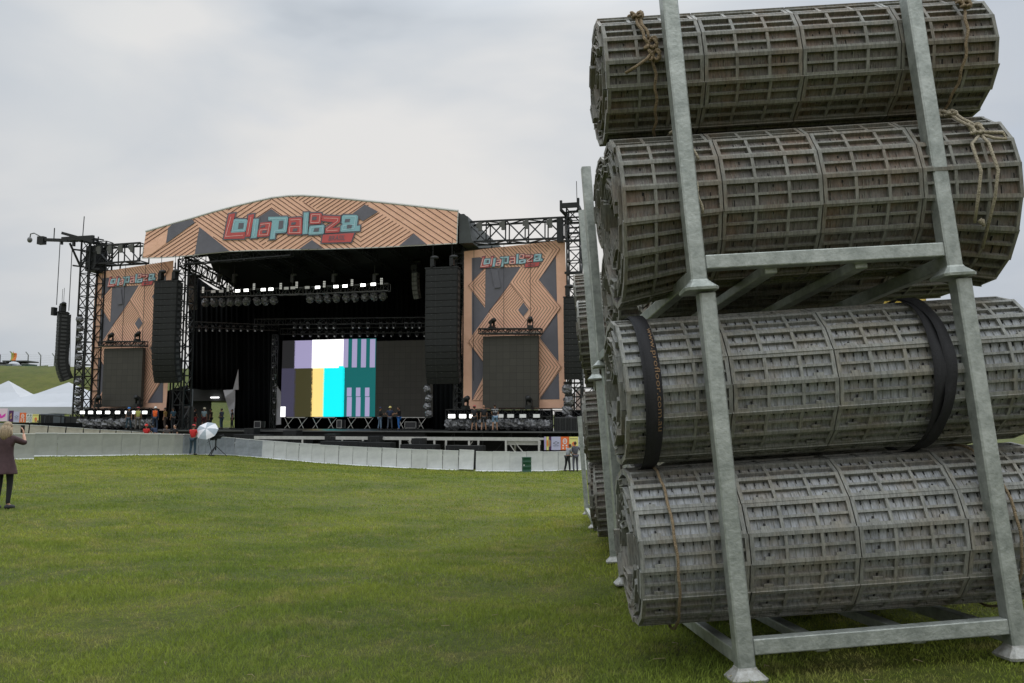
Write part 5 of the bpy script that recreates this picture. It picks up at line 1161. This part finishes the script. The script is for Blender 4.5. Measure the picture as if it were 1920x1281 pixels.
# yellow netted hoarding seen between the two racks tiers
Yy=26; A=PY(1534,560,Yy); B=PY(1733,541,Yy); r=thing('netted_hoarding','yellow netted scaffold hoarding seen through the gap between the rack tiers','hoarding',((A.x+B.x)/2,Yy,gz((A.x+B.x)/2,Yy)))
A=PY(1560,552,Yy); zb=gz(A.x,Yy); my=mat('yellow_net',(.75,.55,.14),.8,var=.1,vscale=2); mb=MB(); zb=B.z-2.2; mb.bb((A.x-2.5,Yy,zb),(B.x,Yy+.1,B.z)); mb.build('net_sheet',my,r); mb=MB()
for k in range(12): z=zb+(B.z-zb)*k/11; mb.bar((A.x-2.5,Yy-.04,z),(B.x,Yy-.04,z),.02)
for k in range(10): x=A.x-2.5+(B.x-A.x+2.5)*k/9; mb.bar((x,Yy-.04,gz(A.x,Yy) if k%3==0 else zb),(x,Yy-.04,B.z),.02)
mb.build('pole_grid',mat('thin_pole',(.45,.33,.1),.6),r)
# ---------------------------------------------------------------- people
def skin(verts,edges,rad,sub=1):
    me=bpy.data.meshes.new('tmp'); me.from_pydata(verts,edges,[]); o=bpy.data.objects.new('tmp',me); COL.objects.link(o)
    m=o.modifiers.new('s','SKIN'); m.use_smooth_shade=True; sv=me.skin_vertices[0].data
    for i,r in enumerate(rad): sv[i].radius=(r,r) if not isinstance(r,tuple) else r; sv[i].use_root=(i==0)
    if sub: o.modifiers.new('u','SUBSURF').levels=sub
    bpy.context.view_layer.update(); dg=bpy.context.evaluated_depsgraph_get(); out=bpy.data.meshes.new_from_object(o.evaluated_get(dg)); bpy.data.objects.remove(o); bpy.data.meshes.remove(me); return out
def V3(*a): return Vector(a)
SKINM={'l':mat('skin_light',(.48,.27,.18),.6),'m':mat('skin_tan',(.30,.16,.095),.6),'d':mat('skin_dark',(.12,.06,.04),.6)}
def clo(n,c,v=.3): return mat('cloth_'+n,c,.85,var=v,vscale=9,bump=.3,bscale=14)
ARMS={'down':((.03,.0,-.27),(.02,.05,-.25)),'hip':((.17,-.04,-.22),(-.14,.12,-.12)),'fold':((.02,.04,-.27),(-.2,.2,.06)),'phone':((.13,.15,-.10),(-.11,.14,.2)),'forward':((.02,.14,-.2),(-.03,.24,-.02)),'low':((.04,.03,-.26),(-.08,.17,-.14)),'out':((.16,-.06,-.18),(.2,.05,-.12)),'pocket':((.08,-.06,-.26),(-.1,.1,-.17))}
def person(label,pos,h,face,skinc='m',top=('grey',(.2,.2,.2)),legs=('jeans',(.05,.08,.14)),shorts=False,sleeve='short',arms=('down','down'),hair=(.03,.02,.015),hat=None,lean=0.,stride=.06,vest=None,coat=False,longhair=False,female=False,bendk=0.,turn=0.):
    k=h/1.75; t=thing('person',label,'person',pos,face)
    fem=.92 if female else 1.
    hipz=.93; J={}
    J['pel']=V3(0,0,.97); J['sp']=V3(0,math.sin(lean)*.18,1.13); J['ch']=V3(0,math.sin(lean)*.4,.97+.37*math.cos(lean)); J['nk']=V3(0,math.sin(lean)*.52+.0,.97+.5*math.cos(lean)); J['hb']=J['nk']+V3(0,.02+.05*lean,.07)
    hc=J['hb']+V3(0,.015,.105)
    for s,sg in(('l',-1),('r',1)):
        A=ARMS[arms[0 if s=='l' else 1]]; J['sh'+s]=J['ch']+V3(sg*.175*fem,0,.085); J['el'+s]=J['sh'+s]+V3(sg*A[0][0],A[0][1],A[0][2]); J['wr'+s]=J['el'+s]+V3(sg*A[1][0],A[1][1],A[1][2])
        J['hi'+s]=V3(sg*.095,0,.92); J['kn'+s]=V3(sg*(.1+stride*.5),.03+bendk*.1+sg*stride*.4,.50); J['an'+s]=V3(sg*(.1+stride),-.02+sg*stride,.09); J['to'+s]=J['an'+s]+V3(sg*.03,.15,-.055); J['hl'+s]=J['an'+s]+V3(0,-.05,-.05)
    def sk(names,edges,rads,mtl,name,parent=t,sub=1,extra=None,split=None):
        vs=[J[n]*k for n in names]; ed=[(names.index(a),names.index(b)) for a,b in edges]; rd=[tuple(x*k for x in r) if isinstance(r,tuple) else r*k for r in rads]
        me=skin([tuple(v) for v in vs],ed,rd,sub); 
        for m_ in mtl: me.materials.append(m_)
        if split:
            for p in me.polygons:
                p.material_index=split(p.center/k)
        if extra:
            bm=bmesh.new(); bm.from_mesh(me); tmp=extra.mesh('x',[]); bm2=bmesh.new(); bm2.from_mesh(tmp); tm=bpy.data.meshes.new('y')
            off=len(me.materials); bm2.to_mesh(tm); bm.from_mesh(tm); bm.to_mesh(me); bm.free(); bm2.free()
        o=bpy.data.objects.new(name,me); COL.objects.link(o); o.parent=parent; return o
    # body: one surface, pelvis root
    names=['pel','sp','ch','nk','hb']+[a+b for b in'lr' for a in('sh','el','wr','hi','kn','an','to')]
    E_=[('pel','sp'),('sp','ch'),('ch','nk'),('nk','hb')]
    for b in'lr': E_+=[('ch','sh'+b),('sh'+b,'el'+b),('el'+b,'wr'+b),('pel','hi'+b),('hi'+b,'kn'+b),('kn'+b,'an'+b),('an'+b,'to'+b)]
    rb={'pel':(.135,.1),'sp':(.12*fem,.09),'ch':(.14*fem,.1),'nk':.055,'hb':.052,'sh':.055,'el':.04,'wr':.028,'hi':.085,'kn':.055,'an':.038,'to':.03}
    ex=MB(); H=k
    ex.ell(hc*k,(.078*k,.098*k,.118*k),0,14,10); ex.ell((hc+V3(0,.1,-.01))*k,(.014*k,.022*k,.024*k),0,6,5); ex.ell((hc+V3(0,.078,-.075))*k,(.035*k,.03*k,.03*k),0,8,5)
    for sg in(-1,1): ex.ell((hc+V3(sg*.08,-.005,-.01))*k,(.012*k,.022*k,.032*k),0,6,5)
    # hands: palm, four fingers, thumb
    for b,sg in(('l',-1),('r',1)):
        d=(J['wr'+b]-J['el'+b]).normalized(); side=d.cross(V3(sg*1.,.2,.1)).normalized(); nr=d.cross(side).normalized(); w0=J['wr'+b]; pc=w0+d*.055
        Mx=Matrix((side,nr,d)).transposed(); ex.ell(pc*k,(.04*k,.018*k,.055*k),0,8,6,M=Mx)
        for i,(o_,l_) in enumerate(((-.03,.066),(-.01,.078),(.01,.072),(.03,.056))):
            p0=w0+d*.095+side*o_; p1=p0+d*l_*.5+nr*.008; p2=p1+d*l_*.35+nr*.022; ex.tube([p0*k,p1*k,p2*k],.009*k,0,5,[.0095*k,.009*k,.007*k])
        p0=w0+d*.04+side*-.035*1; ex.tube([p0*k,(p0+side*-.025+d*.025)*k,(p0+side*-.03+d*.055+nr*.01)*k],.01*k,0,5,[.012*k,.011*k,.008*k])
    sk(names,E_,[rb[n] if n in rb else rb[n[:2]] for n in names],[SKINM[skinc]],'body',extra=ex)
    # face: eyes, mouth and brows are small shapes lying on the head
    fm=MB()
    for sg in(-1,1): fm.ell((hc+V3(sg*.032,.086,.005))*k,(.011*k,.008*k,.007*k),0,6,5); fm.box((hc+V3(sg*.032,.093,.028))*k,(.03*k,.01*k,.006*k),0)
    fm.box((hc+V3(0,.1,-.055))*k,(.042*k,.01*k,.008*k),1); child('facial_features',fm.mesh('facial_features',[mat('eye_brow_dark',(.03,.02,.015),.6),mat('lips',(.3,.1,.08),.6)]),t)
    # upper clothing
    mt=clo(*top); nm=['pel','sp','ch','nk']; ed=[('pel','sp'),('sp','ch'),('ch','nk')]; rd=[(.165,.128),(.16*fem,.125),(.172*fem,.13),.07]
    for b in'lr':
        nm+=['sh'+b,'el'+b]; ed+=[('ch','sh'+b),('sh'+b,'el'+b)]
        if sleeve=='short':
            J['el_'+b]=J['sh'+b]+(J['el'+b]-J['sh'+b])*.7; nm[-1]='el_'+b; ed[-1]=('sh'+b,'el_'+b); rd+=[.085,.062]
        elif sleeve=='none': J['el_'+b]=J['sh'+b]+(J['el'+b]-J['sh'+b])*.12; nm[-1]='el_'+b; ed[-1]=('sh'+b,'el_'+b); rd+=[.08,.07]
        else:
            rd+=[.082,.06]; 
            if sleeve=='long': J['wr_'+b]=J['el'+b]+(J['wr'+b]-J['el'+b])*.93; nm+=['wr_'+b]; ed+=[('el'+b,'wr_'+b)]; rd+=[.047]
            else: J['wr_'+b]=J['el'+b]+(J['wr'+b]-J['el'+b])*.25; nm+=['wr_'+b]; ed+=[('el'+b,'wr_'+b)]; rd+=[.056]
    if coat:
        cx_=MB(); prof=[(.05,1.50),(.11,1.475),(.155,1.42),(.158,1.30),(.15,1.18),(.158,1.08),(.19,.96),(.222,.84),(.25,.75),(.262,.71),(.24,.715)]
        rr=random.Random(5); n_=20; vs=[]
        for i,(r_,z_) in enumerate(prof):
            for q in range(n_):
                a_=6.283*q/n_; f_=1+(.13*math.sin(a_*5+i*.25)*max(0,(1.15-z_)/.5)); vs.append(Vector((r_*f_*math.cos(a_),r_*.74*f_*math.sin(a_)-.01,z_))*k)
        cx_.add(vs,[(i*n_+q,i*n_+(q+1)%n_,(i+1)*n_+(q+1)%n_,(i+1)*n_+q) for i in range(len(prof)-1) for q in range(n_)],0,True)
        o_=child('coat',cx_.mesh('coat',[mt]),t); sm_=o_.modifiers.new('smooth','SUBSURF'); sm_.levels=1; sm_.render_levels=1
        J['pel0']=J['pel']; J['pel']=J['sp']; J['sp']=(J['sp']+J['ch'])/2; rd[0]=(.13,.09); rd[1]=(.14,.1)
    mts=[mt]; sp_=None
    if vest: mts=[mt,clo(*vest)]; sp_=lambda c:1 if abs(c.x)<.165 else 0
    if top[0]=='striped': mts=[mt,clo('pale_stripe',(.35,.35,.36))]; sp_=lambda c:1 if (int(c.z*22)%3==0 and c.z>1.15) else 0
    sk(nm,ed,rd,mts,'jacket' if coat or sleeve=='long' else 'shirt',split=sp_,sub=2 if coat or sp_ else 1)
    # legwear
    if coat: J['pel']=J['pel0']-V3(0,0,.05)
    nm=['pel']; ed=[]; rd=[(.15,.118) if not coat else (.11,.08)]
    for b in'lr':
        if shorts: J['kx'+b]=J['hi'+b]+(J['kn'+b]-J['hi'+b])*.88; nm+=['hi'+b,'kx'+b]; ed+=[('pel','hi'+b),('hi'+b,'kx'+b)]; rd+=[.112,.088]
        else:
            q=.0 if not female else -.012
            nm+=['hi'+b,'kn'+b,'an'+b]; ed+=[('pel','hi'+b),('hi'+b,'kn'+b),('kn'+b,'an'+b)]; rd+=[.108+q,.074+q,.062+q*1.6]
    sk(nm,ed,rd,[clo(*legs)],'shorts' if shorts else 'trousers')
    for b in'lr': 
        mb=MB(); a=J['hl'+b];c=J['to'+b]; mb.tube([(a+V3(0,-.02,.012))*k,(a+V3(0,.02,.02))*k,((a+c)/2+V3(0,.02,.015))*k,(c+V3(0,0,0))*k,(c+V3(0,.05,-.004))*k],.05,0,8,[.03*k,.047*k,.048*k,.045*k,.022*k]); child('shoe',mb.mesh('shoe',[clo('shoe',(.03,.03,.035))]),t)
    # hair and headgear
    if hat!='bald':
        mb=MB(); mb.ell((hc+V3(0,-.018,.028))*k,(.088*k,.1*k,.105*k),0,14,9)
        if longhair:
            mb.tube([(hc+V3(0,-.06,.03))*k,(hc+V3(0,-.085,-.06))*k,(hc+V3(0,-.1,-.16))*k,(hc+V3(0.01,-.1,-.27))*k],.09,0,10,[.085*k,.095*k,.09*k,.045*k]); mb.tube([(hc+V3(.06,-.05,0))*k,(hc+V3(.085,-.07,-.12))*k,(hc+V3(.08,-.08,-.24))*k],.04,0,8,[.05*k,.05*k,.02*k]); mb.tube([(hc+V3(-.06,-.05,0))*k,(hc+V3(-.085,-.07,-.12))*k,(hc+V3(-.08,-.08,-.26))*k],.04,0,8,[.05*k,.05*k,.02*k])
        child('hair',mb.mesh('hair',[mat('hair_%d'%int(sum(hair)*1000),hair,.7,col2=tuple(x*.4 for x in hair),vscale=14,wscale=(3,3,.35),bump=.6,bscale=60)]),t)
    if hat and hat!='bald':
        kind,c=hat; mb=MB()
        if kind=='helmet': mb.lathe([(.118,.03),(.115,.05),(.112,.09),(.09,.14),(.05,.165),(.001,.172)],hc,0,16); mb.box(hc+V3(0,.125,.035),(.14,.06,.012)); mb.box(hc+V3(0,0,.165),(.03,.16,.02))
        else: mb.lathe([(.1,.045),(.1,.07),(.085,.115),(.05,.135),(.001,.14)],hc,0,14); mb.box(hc+V3(0,.13,.05),(.12,.09,.012))
        for i,v in enumerate(mb.v): mb.v[i]=tuple(Vector(v)*k)
        child('helmet' if kind=='helmet' else 'cap',mb.mesh(kind,[mat('hat_%d'%int(c[0]*100+c[1]*1000+c[2]*7),c,.4)]),t)
    t['_']=0; del t['_']; return t,J,k
def spos(px,d): s,_,_=SP(px,800,d); q=SW(s,d,DECK+.004); return q
B_=math.pi  # facing camera is +pi (forward is +y)
red=(.55,.02,.02)
# woman with phone, foreground left: back turned, right hand raised with phone
wp=PY(5,942,15.6); wp.z=gz(wp.x,wp.y)-.01
t,J,k=person('woman with long blonde hair photographing the stage, brown jacket and black leggings',wp,1.66,R(4),'l',('brown_marl',(.07,.036,.04),.35),('black_leggings',(.012,.012,.014)),arms=('phone','phone'),hair=(.42,.31,.19),sleeve='three',coat=True,longhair=True,female=True,stride=.005)
hand=(J['wrr']+(J['wrr']-J['elr']).normalized()*.08)*k; M=LM(wp,R(4)); hw_=M@Vector(hand)
mb=MB(); mb.box(hw_+Vector((-.03,.03,.03)),(.075,.012,.15)); mb.top('phone',bk,'black phone held up by the blonde woman at the left','phone')
# man in red by the umbrella
p=PY(361,851,47.6); p.z=gz(p.x,p.y)-.01
person('man in red shirt and red cap with blue jeans standing beside the umbrella, back turned',p,1.78,R(-6),'m',('red',red),('jeans',(.03,.06,.085)),arms=('fold','fold'),hat=('cap',(.55,.03,.03)),stride=.03)
# behind the barrier
for px,py,Y,lb,kw in((275,799,55,'person in red with a red helmet behind the dull barrier, leftmost of four',dict(top=('red',red),hat=('helmet',(.6,.03,.02)),face=B_)),
 (294,799,54,'person in dark blue bending forward behind the barrier beside the red helmet',dict(top=('navy',(.015,.03,.07)),lean=.75,face=R(60),hair=(.02,.02,.02))),
 (313,800,54,'person in grey top and dark hair behind the barrier, second from the right of four',dict(top=('grey2',(.10,.085,.085)),lean=.35,face=R(200),skinc='m')),
 (329,799,54,'dark haired person in black behind the barrier nearest the red shirted man',dict(top=('black',(.012,.012,.014)),face=R(150),skinc='l'))):
    q=PY(px,py,Y); H=1.72; g=q.z-H*(.95 if 'lean' not in kw else .86 if kw['lean']>.5 else .93); f=kw.pop('face'); person(lb,(q.x,q.y,g),H,f,**kw)
# grey pair by the right barrier
p=PY(1064,879,49.2); p.z=gz(p.x,p.y); person('person in light grey shirt leaning forward beside the taller grey figure',p,1.68,R(-55),'m',('pale_grey',(.30,.31,.33)),('dark_trousers',(.02,.022,.024)),arms=('low','low'),lean=.35,hair=(.12,.06,.04),stride=.07)
p=PY(1079,880,49.2); p.z=gz(p.x,p.y); person('tall person in grey overalls with an arm out, at the right end of the barrier',p,1.80,R(15),'m',('overall_grey',(.09,.09,.115)),('overall_grey',(.09,.09,.115)),arms=('low','out'),sleeve='three',hair=(.1,.05,.03),stride=.03)
# on the stage
st=[(241,-2.6,1.7,B_,dict(top=('dark_crew',(.02,.02,.022)),hat=('helmet',(.03,.16,.42)),label='crew member with a blue helmet behind the bright lamps on the left wing')),
 (258,-3.0,1.72,R(20),dict(top=('white',(.45,.46,.45)),vest=('yellow_vest',(.42,.42,.1)),legs=('grey_trousers',(.11,.1,.09)),hat=('cap',(.42,.04,.06)),label='man in white top with yellow vest and red cap among the left wing lamps')),
 (290,-2.6,1.74,R(10),dict(top=('navy',(.015,.03,.07)),vest=('orange_vest',(.85,.13,.02)),legs=('navy_t',(.02,.035,.07)),hat=('helmet',(.72,.72,.7)),sleeve='long',label='worker in orange vest and white helmet standing below the left speaker array')),
 (309,-1.5,1.7,R(90),dict(top=('mustard',(.22,.13,.03)),legs=('brown_t',(.06,.04,.03)),label='person in mustard top on stage by the lattice tower')),
 (324,-.8,1.7,R(60),dict(top=('dull_blue',(.03,.07,.1)),legs=('dark_trousers',(.02,.022,.024)),label='person in dull blue behind the lattice tower, left of the perforated cabinet')),
 (364,3.0,1.72,R(-30),dict(top=('black',(.012,.012,.014)),shorts=True,legs=('red_shorts',(.35,.02,.03)),arms=('low','low'),label='person in black top and red patterned shorts left of the white helmet')),
 (382,3.0,1.74,R(0),dict(top=('pale_blue_shirt',(.28,.38,.42)),shorts=True,legs=('maroon_shorts',(.10,.025,.03)),hat=('helmet',(.66,.6,.44)),label='man in pale blue shirt and cream helmet on stage, back turned')),
 (395,5.2,1.7,R(90),dict(top=('dark_brown',(.03,.015,.012)),legs=('dark_trousers',(.02,.022,.024)),label='dim person in brown just right of the cream helmet man')),
 (415,5.0,1.72,R(70),dict(top=('blue_grey',(.06,.075,.11)),legs=('blue_jeans2',(.04,.07,.1)),arms=('low','low'),label='person in blue grey standing in front of the bright green opening')),
 (435,6.0,1.66,R(120),dict(top=('black',(.012,.012,.014)),legs=('dark_trousers',(.02,.022,.024)),label='dark clothed person at the foot of the folded white tarp')),
 (712,1.5,1.72,R(-60),dict(top=('black',(.012,.012,.014)),legs=('pale_jeans',(.13,.2,.28)),hat=('cap',(.02,.03,.1)),arms=('fold','fold'),sleeve='long',label='man in black top, pale jeans and navy cap, left of the yellow helmet')),
 (731,1.5,1.76,R(0),dict(top=('navy',(.015,.02,.045)),legs=('grey_jeans',(.06,.075,.1)),hat=('helmet',(.7,.6,.2)),arms=('hip','hip'),label='worker with a yellow helmet on stage, hands on hips')),
 (748,1.5,1.76,R(80),dict(top=('black',(.012,.012,.014)),legs=('bright_blue',(.015,.13,.42)),arms=('forward','forward'),label='man in black top and bright blue trousers on stage')),
 (889,-3.0,1.74,R(-20),dict(top=('black',(.012,.012,.014)),shorts=True,legs=('dark_trousers',(.02,.022,.024)),hat=('cap',(.42,.03,.035)),label='man in black with a red cap in front of the right wing lamps')),
 (907,-3.0,1.78,R(10),dict(top=('black',(.012,.012,.014)),shorts=True,legs=('dark_trousers',(.02,.022,.024)),hat='bald',label='bald man in black in front of the right wing lamps')),
 (928,-3.0,1.86,R(15),dict(top=('striped',(.02,.02,.025)),shorts=True,legs=('denim_shorts',(.17,.27,.38)),arms=('low','down'),label='tall man in striped shirt and denim shorts on the right wing'))]
for px,d,h,f,kw in st:
    lb=kw.pop('label'); person(lb,spos(px,d),h,f,**kw)
# ---------------------------------------------------------------- camera, light, sky
cd=bpy.data.cameras.new('camera'); cd.lens=F/1920*36; cd.sensor_width=36; cd.clip_end=3000; cd.clip_start=.05
co=bpy.data.objects.new('camera',cd); co.location=CAM; co.rotation_euler=(math.pi/2+TILT,0,0); COL.objects.link(co); sc.camera=co
SE,SR=R(42),R(12)
sl=bpy.data.lights.new('sun','SUN'); sl.energy=.9; sl.angle=R(30); sl.color=(1,.96,.9)
so=bpy.data.objects.new('sun',sl); so.rotation_euler=(R(90)-SE,0,math.pi-SR+math.pi+math.pi); COL.objects.link(so)
so.rotation_euler=Vector((math.sin(SR)*math.cos(SE),math.cos(SR)*math.cos(SE),math.sin(SE))).to_track_quat('Z','Y').to_euler()
w=bpy.data.worlds.new('World'); sc.world=w; w.use_nodes=True; N=w.node_tree.nodes; L=w.node_tree.links
bg=N['Background']; sky=N.new('ShaderNodeTexSky'); sky.sky_type='NISHITA'; sky.sun_disc=False; sky.sun_elevation=SE; sky.sun_rotation=SR
L.new(sky.outputs[0],bg.inputs[0]); bg.inputs[1].default_value=.1
tc=N.new('ShaderNodeTexCoord'); mp=N.new('ShaderNodeMapping'); mp.inputs['Scale'].default_value=(1,1,2.6); L.new(tc.outputs['Generated'],mp.inputs['Vector'])
n1=N.new('ShaderNodeTexNoise'); n1.inputs['Scale'].default_value=1.7; n1.inputs['Detail'].default_value=5; n1.inputs['Roughness'].default_value=.48; n1.inputs['Distortion'].default_value=.3; L.new(mp.outputs[0],n1.inputs['Vector'])
r=N.new('ShaderNodeValToRGB'); e=r.color_ramp.elements; e[0].position=.33; e[0].color=(.40,.45,.50,1); e[1].position=.62; e[1].color=(.77,.77,.75,1)
m=e.new(.46); m.color=(.60,.64,.67,1); L.new(n1.outputs['Fac'],r.inputs['Fac'])
sx=N.new('ShaderNodeSeparateXYZ'); L.new(tc.outputs['Generated'],sx.inputs[0])
zr=N.new('ShaderNodeValToRGB'); ze=zr.color_ramp.elements; ze[0].position=0; ze[0].color=(1.05,1.0,.97,1); ze[1].position=.85; ze[1].color=(3.6,3.65,3.75,1); q=ze.new(.46); q.color=(1,1,1.02,1)
L.new(sx.outputs['Z'],zr.inputs['Fac'])
mm=N.new('ShaderNodeMix'); mm.data_type='RGBA'; mm.blend_type='MULTIPLY'; mm.inputs['Factor'].default_value=1; L.new(r.outputs[0],mm.inputs['A']); L.new(zr.outputs[0],mm.inputs['B'])
# brighter cloud where the sun sits behind it, and unseen sky behind the camera brightened to light front faces
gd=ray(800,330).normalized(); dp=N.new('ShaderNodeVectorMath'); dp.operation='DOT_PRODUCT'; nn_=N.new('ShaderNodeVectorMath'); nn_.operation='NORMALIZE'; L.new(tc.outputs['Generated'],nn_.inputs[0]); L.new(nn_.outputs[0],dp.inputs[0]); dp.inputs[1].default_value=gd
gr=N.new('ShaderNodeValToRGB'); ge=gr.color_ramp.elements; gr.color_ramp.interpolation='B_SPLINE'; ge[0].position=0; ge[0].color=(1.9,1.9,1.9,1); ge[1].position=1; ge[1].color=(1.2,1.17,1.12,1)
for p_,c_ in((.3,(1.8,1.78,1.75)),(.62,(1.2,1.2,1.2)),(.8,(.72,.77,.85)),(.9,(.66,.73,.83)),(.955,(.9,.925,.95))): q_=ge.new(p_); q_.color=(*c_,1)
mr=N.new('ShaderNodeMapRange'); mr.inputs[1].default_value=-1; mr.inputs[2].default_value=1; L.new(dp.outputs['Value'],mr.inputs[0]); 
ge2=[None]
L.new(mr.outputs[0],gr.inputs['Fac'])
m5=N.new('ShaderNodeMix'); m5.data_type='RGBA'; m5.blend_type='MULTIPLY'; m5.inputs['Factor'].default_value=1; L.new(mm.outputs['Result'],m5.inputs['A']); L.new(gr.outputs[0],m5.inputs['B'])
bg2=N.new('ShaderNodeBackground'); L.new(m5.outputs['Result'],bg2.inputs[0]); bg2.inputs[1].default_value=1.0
n2=N.new('ShaderNodeTexNoise'); n2.inputs['Scale'].default_value=2.3; n2.inputs['Detail'].default_value=5; L.new(mp.outputs[0],n2.inputs['Vector'])
cr=N.new('ShaderNodeValToRGB'); cr.color_ramp.elements[0].position=.22; cr.color_ramp.elements[0].color=(.6,.6,.6,1); cr.color_ramp.elements[1].position=.42; cr.color_ramp.elements[1].color=(.97,.97,.97,1); L.new(n2.outputs['Fac'],cr.inputs['Fac'])
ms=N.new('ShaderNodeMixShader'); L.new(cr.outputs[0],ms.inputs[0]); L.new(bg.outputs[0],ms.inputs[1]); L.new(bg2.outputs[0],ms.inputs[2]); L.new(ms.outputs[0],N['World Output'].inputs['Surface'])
vs=sc.view_settings; vs.view_transform='Standard'; vs.look='None'; vs.gamma=1; vs.exposure=0; vs.use_curve_mapping=False
